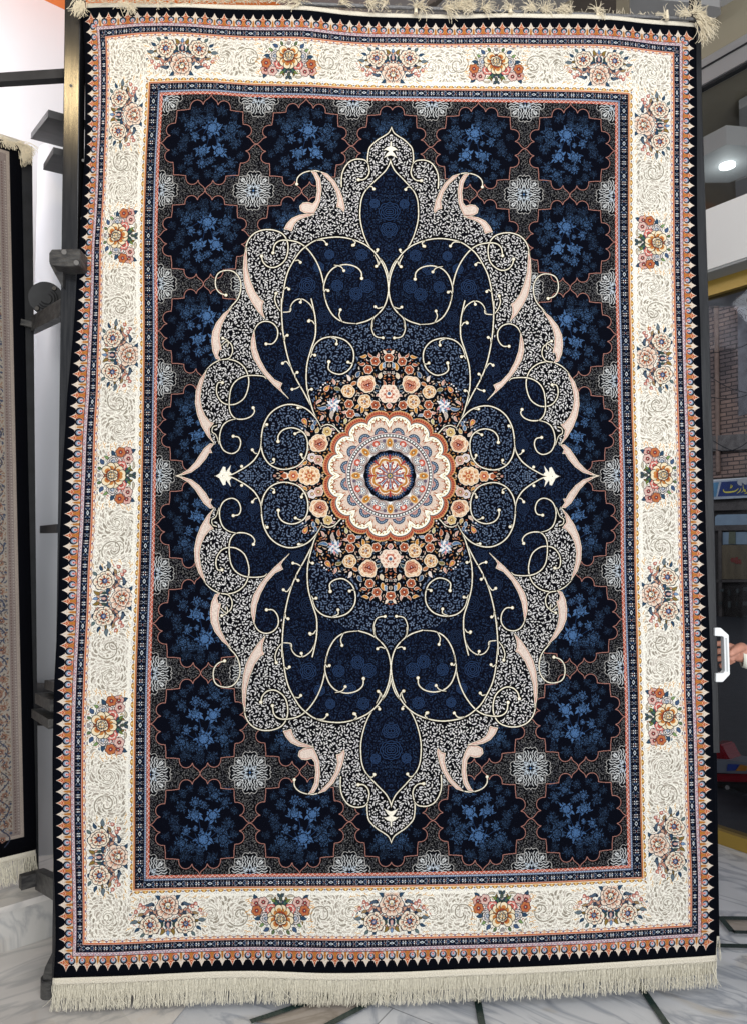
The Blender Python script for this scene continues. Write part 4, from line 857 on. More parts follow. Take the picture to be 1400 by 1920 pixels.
# glass front on the right
gp=onZ(1348,1579,0)
def G(px,py,off=0): return hit(px,py,gp+NR*off,NR)
def gband(z0,z1,off,th,m,name,parent=None,s0=-3.0,s1=2.6):
    q=gp+NR*off; a,b=q-HR*(-s0),q+HR*s1
    return link(name,prism([Vector((a.x,a.y,z0)),Vector((b.x,b.y,z0)),Vector((b.x,b.y,z1)),Vector((a.x,a.y,z1))],NR*th),m,parent)
z_soff0=G(1327,531).z; z_b0=G(1327,505,-.0).z; z_b1=G(1323,393).z; z_g0=G(1330,558).z; z_r0=G(1316,166).z; z_r1=G(1315.6,119).z
struct(gband(z_b0,z_b1,-.20,.20,m_beam,'beam')) if False else None
zb=hit(1327,505,gp-NR*.14,NR).z; zt=hit(1323,393,gp-NR*.14,NR).z
struct(gband(zb,zt,-.14,.28,m_beam,'beam'))
o=gband(zb-.012,zb-.001,-.135,.27,m_soffit,'beam_soffit'); struct(o)
win=thing('shop_window',gp,'tinted shop front glass in a gold frame on the right of the carpet','window')
gband(z_g0,zb-.013,-.03,.07,m_gold,'frame',win); 
zs=G(1348,1553).z; gband(0.002,zs,-.03,.07,m_gold,'sill',win)
def glassmat(name,tint,refl):
    m=bpy.data.materials.new(name); m.use_nodes=True; n=m.node_tree.nodes; l=m.node_tree.links; n.remove(n['Principled BSDF'])
    t=n.new('ShaderNodeBsdfTransparent'); t.inputs[0].default_value=(*tint,1); g=n.new('ShaderNodeBsdfGlossy'); g.inputs['Roughness'].default_value=.03; g.inputs[0].default_value=(.8,.85,.9,1)
    x=n.new('ShaderNodeMixShader'); x.inputs[0].default_value=refl; l.new(t.outputs[0],x.inputs[1]); l.new(g.outputs[0],x.inputs[2]); l.new(x.outputs[0],n['Material Output'].inputs[0]); return m
m_glass=glassmat('tinted glass',(.72,.73,.76),.006)
gband(zs,z_g0,0,.006,m_glass,'pane',win)
up=thing('transom_window',gp+Vector((0,0,3.1)),'high glazing above the white beam under an aluminium rail','window')
gband(zt,z_r0,0,.006,glassmat('clear glass',(.88,.88,.88),.03),'pane',up)
gband(z_r0,z_r1,-.03,.06,m_alu,'rail',up); gband(z_r0+.075,z_r0+.083,-.036,.005,m_black,'groove',up); gband(z_r0-.012,z_r0-.0005,-.02,.03,m_black,'gasket',up)
struct(gband(z_r1+.003,4.6,-.02,.15,m_beige,'wall'))
# inside ceiling with grey boards
struct(link('ceiling',prism([Vector(v) for v in ((-6,-2.2,4.6),(6,-2.2,4.6),(6,7,4.6),(-6,7,4.6))],Vector((0,0,.1))),m_grey))
def cpoly(pts,z,th,m,name):
    return struct(link(name,prism([onZ(x,y,z) for x,y in pts],Vector((0,0,th))),m))
cpoly([(1255,-60),(1305,3),(1335,11),(1368,12),(1395,-2),(1420,-60)],3.98,.06,mat('white ceiling board',(.46,.46,.47),.7),'ceiling_board')
cpoly([(1180,-5),(1300,4),(1349,13),(1351,26),(1335,38),(1180,45)],3.90,.05,m_grey,'ceiling_board')
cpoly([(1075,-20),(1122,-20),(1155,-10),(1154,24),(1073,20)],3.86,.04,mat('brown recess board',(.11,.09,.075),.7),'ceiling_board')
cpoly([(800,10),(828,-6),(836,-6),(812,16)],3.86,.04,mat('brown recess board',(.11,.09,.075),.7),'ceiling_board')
# canopy outside, with its hexagonal tray and the lit spotlight
zc=z_r0+.03
oq=gp+NR*.02
struct(link('canopy_ceiling',prism([Vector((v.x,v.y,zc)) for v in (oq-HR*3,oq+HR*3,oq+HR*3+NR*3,oq-HR*3+NR*3)],Vector((0,0,.1))),m_beige))
zt1=zc-.16
m_tray=mat('grey ceiling tray',(.40,.41,.42),.6)
tr=link('ceiling_tray',prism([onZ(x,y,zt1-.1) for x,y in ((1285,320),(1320,291),(1362,270),(1420,275),(1440,300),(1400,328),(1366,342),(1300,342))],Vector((0,0,.1))),m_tray); struct(tr)
c0=onZ(1363,308,zt1-.1)
sp=cyl(c0-Vector((0,0,.012)),c0+Vector((0,0,-.001)),.040,32); tag(link('ceiling_spotlight',sp,mat('lit lamp face',(.92,1,.99),.4,emit=3)),'lit round ceiling spotlight set in the grey tray','spotlight')
l=bpy.data.lights.new('spotlight_glow','POINT'); l.energy=.8; l.shadow_soft_size=.05; l.color=(.9,1,1); lo=bpy.data.objects.new('spotlight_glow',l); C.objects.link(lo); lo.location=c0-Vector((0,0,.10))
cpoly([(1385,205),(1430,180),(1430,252),(1386,250)],zc-.06,.05,m_tray,'ceiling_tray')
cpoly([(1378,340),(1430,322),(1430,372),(1379,372)],zc-.03,.02,m_tray,'ceiling_tray')
# ------------------------------------------------------------------ across the street
_s=gp+NR*1.2+HR*1.5; area('open_sky_over_street',(_s.x,_s.y,7.5),tuple(gp+NR*11+HR*5+Vector((0,0,2.2))),6,2,850,(.88,.94,1))
OF=11.0
def B(px,py,off=OF): return hit(px,py,gp+NR*off,NR)
def bquad(pts,off,th,m,name,parent=None): return link(name,prism([B(x,y,off) for x,y in pts],NR*th),m,parent)
def brickmat():
    m=bpy.data.materials.new('old brown brick'); m.use_nodes=True; n=m.node_tree.nodes; l=m.node_tree.links; b=n['Principled BSDF']; b.inputs['Roughness'].default_value=.9
    tc=n.new('ShaderNodeTexCoord'); mp=n.new('ShaderNodeMapping'); mp.inputs['Rotation'].default_value=(math.radians(-90),0,0); 
    mp0=n.new('ShaderNodeMapping'); mp0.vector_type='POINT'; mp0.inputs['Rotation'].default_value=(0,0,-math.atan2(HR.y,HR.x)); l.new(tc.outputs['Object'],mp0.inputs[0]); l.new(mp0.outputs[0],mp.inputs[0])
    br=n.new('ShaderNodeTexBrick'); l.new(mp.outputs[0],br.inputs[0]); br.inputs['Scale'].default_value=1; br.inputs['Brick Width'].default_value=.24; br.inputs['Row Height'].default_value=.085; br.inputs['Mortar Size'].default_value=.012
    br.inputs['Color1'].default_value=(.30,.21,.17,1); br.inputs['Color2'].default_value=(.19,.14,.12,1); br.inputs['Mortar'].default_value=(.07,.055,.05,1)
    nz=n.new('ShaderNodeTexNoise'); nz.inputs['Scale'].default_value=1.3; nz.inputs['Detail'].default_value=8; l.new(tc.outputs['Object'],nz.inputs[0])
    r=n.new('ShaderNodeValToRGB'); l.new(nz.outputs[0],r.inputs[0]); r.color_ramp.elements[0].position=.38; r.color_ramp.elements[0].color=(.55,.58,.66,1); r.color_ramp.elements[1].position=.62; r.color_ramp.elements[1].color=(1.1,1,.95,1)
    x=n.new('ShaderNodeMix'); x.data_type='RGBA'; x.blend_type='MULTIPLY'; x.inputs[0].default_value=1; l.new(br.outputs[0],x.inputs[6]); l.new(r.outputs[0],x.inputs[7]); l.new(x.outputs[2],b.inputs['Base Color'])
    bp=n.new('ShaderNodeBump'); bp.inputs['Strength'].default_value=.6; bp.inputs['Distance'].default_value=.02; l.new(br.outputs[1],bp.inputs['Height']); bp.invert=True; l.new(bp.outputs[0],b.inputs['Normal']); return m
bb=B(1360,900); bld=thing('brick_building',(bb.x,bb.y,0),'old brown brick building across the street seen through the glass','building')
bquad([(1200,420),(1500,330),(1500,885),(1200,905)],OF,.4,brickmat(),'wall',bld)
bquad([(1382,548),(1470,520),(1470,760),(1384,780)],OF-.02,.019,mat('grey patched render',(.17,.16,.17),.9,noise=.4,nscale=5),'render_patch',bld)
link('drain_pipe',cyl(B(1342,560,OF-.08),B(1346,885,OF-.08),.045,12),mat('rusty pipe',(.26,.17,.13),.7,noise=.3,nscale=9),bld)
m_dark=mat('dark timber',(.035,.028,.025),.8,noise=.5,nscale=6,stretch=(1,1,8)); m_tim=mat('weathered timber frame',(.10,.085,.078),.75,noise=.4,nscale=8)
bquad([(1200,826),(1500,806),(1500,836),(1200,854)],OF-.12,.10,mat('concrete lintel',(.16,.14,.13),.9,noise=.4,nscale=9),'lintel',bld)
bquad([(1200,932),(1500,925),(1500,1560),(1200,1560)],OF,.4,m_dark,'shop_front',bld)
bquad([(1200,944),(1500,934),(1500,953),(1200,961)],OF-.1,.08,m_tim,'timber_rail',bld)
bquad([(1340,969),(1345,965),(1500,962),(1500,982),(1340,985)],OF-.06,.03,mat('pale blue window light',(.24,.32,.40),.4,noise=.15,nscale=7),'window_pane',bld)
bquad([(1336,985),(1500,982),(1500,993),(1336,995)],OF-.1,.08,m_tim,'timber_rail',bld)
bquad([(1346,995),(1352,995),(1353,1200),(1347,1200)],OF-.1,.08,m_tim,'timber_post',bld)
bquad([(1352,998),(1500,996),(1500,1020),(1352,1021)],OF-.05,.03,bpy.data.materials['pale blue window light'],'window_pane',bld)
bquad([(1366,997),(1378,997),(1378,1020),(1365,1020)],OF-.07,.015,mat('olive card',(.12,.13,.09),.8),'curtain',bld)
tag(bquad([(1352,1022),(1500,1021),(1500,1086),(1352,1086)],OF-.09,.05,mat('faded tan board',(.155,.12,.075),.8,noise=.3,nscale=10,stretch=(1,1,.2)),'notice_board'),'faded tan board with a red smear in the shop front across the street','board')
nb=bpy.data.objects['notice_board']
for (x,y,r) in ((1374,1050,.05),(1382,1051,.07),(1388,1053,.05)):
    link('red_mark',cyl(B(x,y,OF-.096),B(x,y,OF-.0905),r,12),bpy.data.materials.get('faded red paint') or mat('faded red paint',(.20,.045,.035),.8),nb)
bquad([(1342,1087),(1500,1086),(1500,1091),(1342,1092)],OF-.1,.08,m_tim,'timber_rail',bld)
rg=random.Random(5)
ADJ=('squat','tall','narrow','broad'); ROW=('top shelf row','second shelf row','third shelf row','bottom shelf row')
for k in range(16):
    x=1346+(k%4)*15+rg.random()*4; y=1100+(k//4)*27+rg.random()*6; w_=(7,5,4,10)[k%4]; h=(5,11,8,7)[k%4]; v=.02+.05*rg.random()
    tag(bquad([(x,y),(x+w_,y-.3),(x+w_,y+h),(x,y+h)],OF-.12-.05*rg.random(),.03,mat('dim goods',(v,v*1.15,v*1.15),.6),'goods_box'),f'dim {ADJ[k%4]} box in the {ROW[k//4]} behind the dark shop front, {("first","second","third","fourth")[k%4]} from left','box','goods on the shelves across the street')
# sign, hand lettered
sg=bquad([(1325,903),(1500,888),(1500,928),(1325,937)],OF-.22,.05,mat('pale enamel sign board',(.42,.46,.52),.5,noise=.25,nscale=9),'shop_sign'); tag(sg,'blue and white shop sign with yellow hand painted lettering','sign')
bquad([(1352,903.5),(1500,895),(1500,925),(1345,931)],OF-.224,.003,mat('royal blue sign paint',(.015,.04,.17),.45,noise=.3,nscale=10),'blue_field',sg)
bquad([(1326,906),(1347,904),(1342,931),(1326,932.5)],OF-.224,.003,mat('sky blue sign paint',(.10,.26,.42),.5,noise=.3,nscale=10),'side_panel',sg)
m_yel=mat('yellow lettering',(.62,.52,.07),.5)
def letter(pts,wd):
    q=spl([(1310+x/10.667,820+y/10.667) for x,y in pts],5); bm=bmesh.new(); n=len(q)
    for i in range(n-1):
        a,b=q[i],q[i+1]; d=b-a; d/=np.hypot(*d)+1e-9; nrm=np.array([-d[1],d[0]])
        t=(i/(n-1),(i+1)/(n-1)); ws=[wd*(.35+.65*math.sin(math.pi*min(1,max(.08,u)))) for u in t]
        P=[a-nrm*ws[0]/2,b-nrm*ws[1]/2,b+nrm*ws[1]/2,a+nrm*ws[0]/2]
        f=[bm.verts.new(B(x,y,OF-.230)) for x,y in P]; bm.faces.new(f)
        g=[bm.verts.new(v.co+NR*.004) for v in f]; bm.faces.new(g[::-1])
        for k in range(4): bm.faces.new((f[(k+1)%4],f[k],g[k],g[(k+1)%4]))
    return bm
for pts,wd in (([(485,1040),(500,1085),(560,1098),(650,1090),(730,1070),(790,1020)],3.0),([(640,940),(636,990),(622,1015),(650,1000),(668,965),(650,975)],1.5),([(838,1020),(820,1070),(760,1125)],1.8),([(880,945),(885,1010),(905,1080),(925,1085),(915,1040),(890,1060),(850,1105)],1.7),([(990,1040),(960,1105),(910,1130)],1.8)):
    link('lettering',letter(pts,wd),m_yel,sg)
m_dab=mat('grey white splash',(.42,.42,.42),.6)
for (x,y,r) in ((1389,904,.07),(1393,901,.05),(1398,903,.06)): link('emblem',cyl(B(x,y,OF-.233),B(x,y,OF-.2245),r,10),m_dab,sg)
for i,(x0,y0,x1,y1) in enumerate(((1320,575,1430,545),(1320,660,1430,628),(1320,742,1430,728),(1322,700,1430,738),(1336,826,1420,842),(1336,842,1410,822))):
    a,b=B(x0,y0,OF-.7-.1*i),B(x1,y1,OF-.7-.1*i); q=[a.lerp(b,t)-Vector((0,0,.12*math.sin(math.pi*t))) for t in np.linspace(0,1,9)]
    tag(link('cable',add_tube(bmesh.new(),q,.008,5),m_black),('thin black cable, topmost on the brick building outside','thin black cable, second from the top on the brick building','thin black cable sagging level across the middle of the brick building','thin black cable sloping down to the right across the brick building','thin black cable just over the shop sign, falling to the right','thin black cable just over the shop sign, rising to the right')[i],'cable','cables across the street')
# street and a parked motorcycle
st=bmesh.new(); oq=gp+NR*.1; st.faces.new([st.verts.new((v.x,v.y,.004)) for v in (oq-HR*6,oq+HR*9,oq+HR*9+NR*16,oq-HR*6+NR*16)]); struct(link('road',st,mat('dark asphalt',(.05,.052,.06),.5,noise=.3,nscale=12)))
mo=G(1372,1470,.75); mb=thing('motorcycle',(mo.x,mo.y,0),'parked motorcycle with a red tail and grey engine behind the glass','motorcycle')
m_red=mat('red enamel',(.22,.012,.02),.25); m_eng=mat('grey cast engine',(.12,.125,.13),.45,.4,noise=.3,nscale=25); m_rub=mat('rubber',(.012,.012,.012),.7)
def MO(px,py,off=.75): return G(px,py,off)
def mprism(pts,m,name,off=.72,th=.14,parent=None): 
    bm=prism([MO(x,y,off) for x,y in pts],NR*th); bmesh.ops.bevel(bm,geom=list(bm.edges),offset=.008,segments=2,affect='EDGES'); return link(name,bm,m,parent or mb)
mprism([(1330,1395),(1352,1397),(1362,1418),(1372,1430),(1420,1437),(1420,1446),(1340,1440),(1330,1430)],m_red,'tail_fairing')
tk=mprism([(1335,1424),(1360,1425),(1420,1434),(1420,1452),(1370,1451),(1340,1450)],mat('grey white fairing',(.20,.22,.25),.3),'side_panel',.70,.16)
for pts,m in (([(1364,1433),(1385,1434),(1378,1445),(1362,1446)],mat('blue decal',(.03,.06,.28),.4)),([(1378,1446),(1388,1434),(1400,1437),(1398,1446)],mat('orange decal',(.45,.18,.03),.4)),([(1392,1440),(1396,1436),(1408,1437),(1404,1445)],mat('yellow decal',(.5,.4,.08),.4))):
    link('decal',prism([MO(x,y,.688) for x,y in pts],NR*.004),m,tk)
mprism([(1335,1452),(1420,1452),(1420,1468),(1340,1466)],m_red,'lower_fairing')
mprism([(1340,1484),(1362,1482),(1380,1492),(1420,1494),(1420,1525),(1395,1522),(1362,1512),(1340,1508)],m_eng,'engine',.70,.2)
for x,y in ((1363,1477),(1356,1512),(1384,1500),(1398,1508)): link('bolt',cyl(MO(x,y,.69),MO(x,y,.70),.012,12),m_bolt,bpy.data.objects['engine'])
for x in (1330,1480):
    w_c=MO(x,1515,.80); wl=link('wheel',cyl(w_c-NR*.04,w_c+NR*.04,.27,32),m_rub,mb); link('rim',cyl(w_c-NR*.05,w_c+NR*.05,.19,32),m_eng,wl)
mprism([(1338,1466),(1420,1468),(1420,1482),(1360,1478),(1340,1480)],m_rub,'chassis',.74,.1)
# ------------------------------------------------------------------ the hanging carpet
TAB=np.array([[-436,-722,-2,4],[436,-722,-30,49],[436,722,-43,60],[-436,722,-34,-32],[-572,-858,133,9],[572,-858,81,87],[572,858,15,55],[-572,858,11,-82],[-554,-836,138,-58],[554,-836,27,10],[554,836,-28,71],[-554,836,27,-78],[0,0,-69,-7],[0,-667,-24,37],[0,669,-44,-39],[-397,0,-71,-51],[391,0,-63,14],[-572,-608,171,-39],[-572,-375,154,-40],[-572,-296,126,-41],[-572,-153,100,-43],[-572,-11,3,-46],[-572,100,-28,-48],[-572,244,-51,-51],[-572,381,-116,-54],[-572,516,-126,-57],[-572,677,-68,-61],[572,-722,34,68],[572,-509,-37,67],[572,-299,-23,65],[572,-93,-32,62],[572,161,-42,58],[572,410,-33,53],[572,606,-6,48],[572,751,31,44],[-594,-842,272,-40],[-594,-608,381,-40],[-594,-461,271,-41],[-594,-296,167,-43],[-594,-153,-18,-46],[-594,-11,-81,-48],[-594,116,-110,-51],[-594,244,-93,-53],[-594,381,-146,-56],[-594,515,-135,-59],[-594,676,-69,-63],[-594,842,49,-68],[594,-831,29,70],[594,-723,-12,70],[594,-509,-93,68],[594,-299,-111,66],[594,-93,-113,64],[594,161,-86,60],[594,411,-14,55],[594,607,-9,50],[594,723,20,47],[594,848,20,43],[-554,-609,215,-37],[-554,-441,82,-38],[-554,-296,116,-40],[-554,-153,106,-41],[-554,-11,72,-44],[-554,100,54,-46],[-554,245,-19,-49],[-554,382,-63,-52],[-554,516,-62,-55],[-554,677,8,-59],[554,-722,-1,66],[554,-509,-87,64],[554,-299,-157,62],[554,-93,-134,60],[554,161,-127,56],[554,410,-128,50],[554,606,-62,46],[-436,-610,-73,-27],[-436,-297,-41,-29],[-436,-154,-25,-31],[-436,-11,-10,-33],[-436,101,-5,-35],[-436,246,-28,-38],[-436,383,-57,-41],[-436,518,-44,-44],[436,-507,-72,54],[436,-257,-65,51],[436,1,-36,48],[436,408,-28,40],[436,604,-42,35],[-491,-858,57,157],[-434,-858,55,176],[-376,-858,52,116],[-347,-858,50,62],[-304,-858,48,23],[-202,-858,44,55],[-167,-858,42,109],[-126,-858,40,26],[-91,-858,39,10],[-38,-858,36,14],[21,-858,34,71],[51,-858,32,70],[80,-858,31,51],[170,-858,27,73],[257,-858,23,22],[338,-858,19,30],[398,-858,17,88],[459,-858,14,96],[-508,858,-17,-131],[-401,858,-20,-87],[-320,858,-22,-72],[-238,858,-25,-50],[-129,858,-28,-85],[-85,858,-29,-102],[-30,858,-31,-76],[25,858,-32,-51],[81,858,-34,-25],[136,858,-35,-15],[220,858,-38,-1],[266,858,-39,14],[378,858,-42,25],[464,858,-45,43],[-345,-722,45,83],[-288,-722,42,-11],[-221,-722,39,-14],[-152,-722,36,19],[-81,-722,33,0],[24,-722,28,51],[169,-722,22,42],[316,-722,16,29],[-571,-894,62,20],[-492,-894,58,30],[-446,-894,56,12],[-345,-894,52,-8],[-243,-894,47,-20],[-167,-894,44,50],[-100,-894,40,-9],[24,-894,35,8],[149,-894,29,-11],[223,-894,26,13],[296,-894,22,-35],[402,-894,18,-12],[487,-894,14,-19],[594,-894,9,41],[-595,894,-16,-98],[-507,894,-18,-103],[-400,894,-21,-86],[-319,894,-24,-43],[-238,894,-26,-45],[-129,894,-29,-120],[25,894,-34,-75],[136,894,-37,5],[220,894,-39,18],[378,894,-44,50],[463,894,-46,63],[602,894,-50,88],[602,-831,20,71],[602,-510,-103,69],[602,-93,-107,64],[602,161,-119,60],[602,411,4,56],[602,607,9,51]],float)
_P=TAB[:,:2]/600; _D=TAB[:,2:]*1e-4
def _k(r2): return .5*r2*np.log(r2+1e-12)
_n=len(_P); _A=np.zeros((_n+3,_n+3)); _A[:_n,:_n]=_k(((_P[:,None]-_P[None])**2).sum(2))+np.eye(_n)*.006; _A[:_n,_n]=1; _A[:_n,_n+1:]=_P; _A[_n,:_n]=1; _A[_n+1:,:_n]=_P.T
_W=np.linalg.solve(_A,np.vstack([_D,np.zeros((3,2))]))
def hang(u,v):
    """where a point of the cloth hangs: carpet units (u right, v down from the middle) -> room"""
    u=np.asarray(u,float).ravel(); v=np.asarray(v,float).ravel(); q=np.c_[u,v]/600
    K=_k(((q[:,None]-_P[None])**2).sum(2)); d=K@_W[:_n]+_W[_n]+q@_W[_n+1:]
    s=(u/602); t=(v/893.5)
    y=.011*np.sin(u/95+1)*np.exp(-(v+893)/420)+.004*np.sin(u/150+v/260)+.05*np.clip(-s-.88,0,1)**2*9*np.clip(.35-t,0,1.4)+.03*np.clip(s-.9,0,1)**2*9-.012*np.exp(-((t-1)/.25)**2)*np.sin(u/210+.6)
    return np.c_[u*U+d[:,0],y,ZC-v*U+d[:,1]]
set_h(np.array([[1.00891855, 0.000143925, -740.591077], [-0.000269332, 1.00904007, -897.590727], [-3.52369e-05, 3.917116e-05, 1.0]]))
q=pattern(2).a
full=np.concatenate([q[::-1],q],0); full=np.concatenate([full[:,::-1],full],1)*.96
img=new_image('woven_pattern',full)
m_carpet=image_mat('patterned wool pile',img)
def cloth(name,us,vs,th,mats,fn,uv=True):
    nu,nv=len(us),len(vs); UU,VV=np.meshgrid(us,vs); P=fn(UU,VV); Bk=P+[0,th,0]
    V=np.vstack([P,Bk]); N=nu*nv; F=[]; I=np.arange(N).reshape(nv,nu)
    a,b,c_,d=I[:-1,:-1].ravel(),I[:-1,1:].ravel(),I[1:,1:].ravel(),I[1:,:-1].ravel()
    front=np.c_[a,d,c_,b]; back=np.c_[a,b,c_,d]+N
    e=[]
    for L in (I[0],I[-1][::-1],I[:,0][::-1],I[:,-1]):
        e.append(np.c_[L[:-1],L[1:],L[1:]+N,L[:-1]+N])
    e=np.vstack(e); F=np.vstack([front,back,e])
    me=bpy.data.meshes.new(name); me.from_pydata(V.tolist(),[],F.tolist()); me.update()
    for m in mats: me.materials.append(m)
    mi=np.zeros(len(F),np.int32); mi[len(front):]=1; me.polygons.foreach_set('material_index',mi); sm=np.zeros(len(F),bool); sm[:len(front)*2]=True; me.polygons.foreach_set('use_smooth',sm)
    if uv:
        ul=me.uv_layers.new(name='UVMap'); li=np.empty(len(me.loops),np.int32); me.loops.foreach_get('vertex_index',li); li%=N
        tu=(UU.ravel()[li]-us[0])/(us[-1]-us[0]); tv=1-(VV.ravel()[li]-vs[0])/(vs[-1]-vs[0]); ul.data.foreach_set('uv',np.c_[tu,tv].astype(np.float32).ravel())
    o=bpy.data.objects.new(name,me); C.objects.link(o); return o
def child(o,p): o.parent=p; o.matrix_parent_inverse=Matrix.Translation(-p.location); return o
rug=thing('carpet',(0,0,ZC-893.5*U),'large navy and cream patterned carpet with a scrolled medallion, hanging in front','carpet')
child(cloth('pile',np.linspace(-602,602,151),np.linspace(-893.5,893.5,225),.011,[m_carpet,m_dwool],hang),rug)
# woven end bands
child(cloth('end_band',np.linspace(-603,603,151),np.linspace(893.2,906,4),.004,[m_ivory,m_ivory],lambda a,b:hang(a,b)+[0,-.0012,0],False),rug)
child(cloth('end_band',np.linspace(-590,603,151),np.linspace(-902,-893.2,4),.004,[m_ivory,m_ivory],lambda a,b:hang(a,b)+[0,-.0012,0],False),rug)
rg=random.Random(11)
# rows of stitches on the lower band
bm=bmesh.new(); us=np.arange(-601,602,4.6); S0=hang(us,np.full(len(us),896.5)); S1=hang(us+2.9,np.full(len(us),900.5))
for a,b in zip(S0,S1): add_tube(bm,[Vector(a)-Vector((0,.002,0)),Vector(b)-Vector((0,.002,0))],.0011,4)
child(link('stitching',bm,m_ivory),bpy.data.objects['end_band'])
def fringe(name,base,L,m,n,rad,spread,parent,seed=1,cross=.06,lean=0):
    """hanging threads: base(t) gives the root of the thread at t along the edge"""
    r=random.Random(seed); bm=bmesh.new(); clump=0
    for i in range(n):
        t=(i+r.random())/n; p=Vector(base(t)); 
        if i%7==0: clump=r.gauss(0,spread)
        ln_=L*(r.uniform(.86,1.08)); a=clump*.7+r.gauss(0,spread*.7)+lean
        if r.random()<cross: a+=r.choice((-1,1))*r.uniform(.35,1.0); p.y-=.007
        p.y+=r.uniform(-.004,.006); pts=[p.copy()]; c_=r.gauss(0,.12); q=p.copy()
        for k in range(5):
            aa=a*(.25+.19*k)+c_*math.sin(k*1.4); q=q+Vector((math.sin(aa),r.gauss(0,.05),-math.cos(aa)))*ln_/5; pts.append(q.copy())
        add_tube(bm,pts,rad*r.uniform(.8,1.2),3,rad*.8)
    return child(link(name,bm,m),parent)
edge=hang(np.linspace(-603,603,400),np.full(400,904.5)); 
def eb(t):
    x=t*399; i=min(398,int(x)); return edge[i]*(1-(x-i))+edge[i+1]*(x-i)
fringe('fringe',eb,.074,m_thread,2300,.00078,.10,rug,3,.07,-.05)
fb=cloth('fringe_backing',np.linspace(-600,600,81),np.linspace(905,930,5),.003,[m_thread,m_thread],lambda a,b:hang(a,b)+[0,.006,0],False); child(fb,rug)
# side binding cord
# ------------------------------------------------------------------ the steel frame that carries it
fr=thing('display_frame',onY(120,1850,.05),'dark steel upright with hinged arms at the left edge of the large carpet','display frame')
t0,t1=onY(142.5,-60,.04),onY(118.5,1850,.04)
link('upright',bar(t0,t1,.050,.050,(0,1,0),.003),m_brush,fr)
def pol(pts,D,dd,m,name,parent=None,bev=.0015):
    """an outline at camera depth D, dd metres thick"""
    bm=prism([at(x,y,D) for x,y in pts],Vector((0,dd,0))); bmesh.ops.bevel(bm,geom=list(bm.edges),offset=bev,segments=1,affect='EDGES') if bev else None
    return link(name,bm,m,parent or fr)
ym=2.23
for i_,(x,y) in enumerate(((125,160),(148,300),(146,410))): link('bolt',cyl(onY(x+8,y,.0125),onY(x+8,y,.02),.0045,10),m_bolt,fr)
cl=pol([(92,474),(97,467),(150,466),(150,498),(122,499),(98,497),(92,491)],2.17,.10,m_worn,'collar')
for x,y in ((120,472),(143,492)): link('bolt',cyl(at(x,y,2.163),at(x,y,2.18),.0075,12),m_bolt,cl)
pol([(92,492),(118,499),(118,540),(112,530),(100,508)],2.22,.05,m_worn,'gusset')
ar=link('arm',bar(at(127,222,2.30),at(88,262,2.85),.115,.022),m_arm,fr)
link('arm',bar(at(127,288,2.30),at(105,318,2.65),.085,.02),m_arm,fr)
link('cross_arm',bar(at(-60,153,2.36),at(132,141,2.30),.028,.030),m_arm,fr)
link('arm',bar(at(58,612,2.78),at(122,578,2.27),.03,.055),m_worn,fr)
fl_=at(87,560,2.72); fz=at(87,560,2.78)
fo=link('hinge_flange',cyl(fl_,fz,.062,48),m_black,fr)
for rr in (.040,.031,.020): 
    q=[fl_-Vector((0,.002,0))+Vector((rr*math.cos(t),0,rr*math.sin(t))) for t in np.linspace(0,2*math.pi,33)]; link('ring',add_tube(bmesh.new(),q,.0022,5),m_black,fo)
for k in range(4):
    t=.9+k*math.pi/2; p=fl_+Vector((.050*math.cos(t),0,.050*math.sin(t))); link('bolt',cyl(p-Vector((0,.008,0)),p,.008,10),m_bolt,fo)
link('arm',bar(at(80,993,2.7),at(112,991,2.3),.02,.028),m_black,fr)
link('arm',bar(at(80,1308,2.55),at(110,1322,2.27),.05,.035),m_worn,fr); link('arm',bar(at(76,1336,2.60),at(110,1356,2.27),.06,.03),m_worn,fr); link('arm',bar(at(92,1283,2.55),at(112,1288,2.27),.03,.03),m_worn,fr)
link('arm',bar(at(74,1648,2.50),at(112,1668,2.24),.03,.062),m_worn,fr)
link('arm',bar(at(74,1645,2.50),at(38,1655,2.46),.03,.045),m_worn,fr)
ft=pol([(80,1832),(84,1815),(98,1786),(103,1780),(106,1846),(80,1838)],2.19,.05,m_worn,'foot_gusset')
fc=at(94,1848,2.21); link('foot_cup',cyl(Vector((fc.x,fc.y,at(94,1866,2.21).z)),Vector((fc.x,fc.y,at(94,1832,2.21).z)),.027,28),m_worn,fr)
link('hanging_rod',cyl(onY(560,6,.004),onY(1313,35,.004),.0062,12),mat('grey rod',(.15,.15,.155),.4,.5,bump=.4,bscale=200),fr)
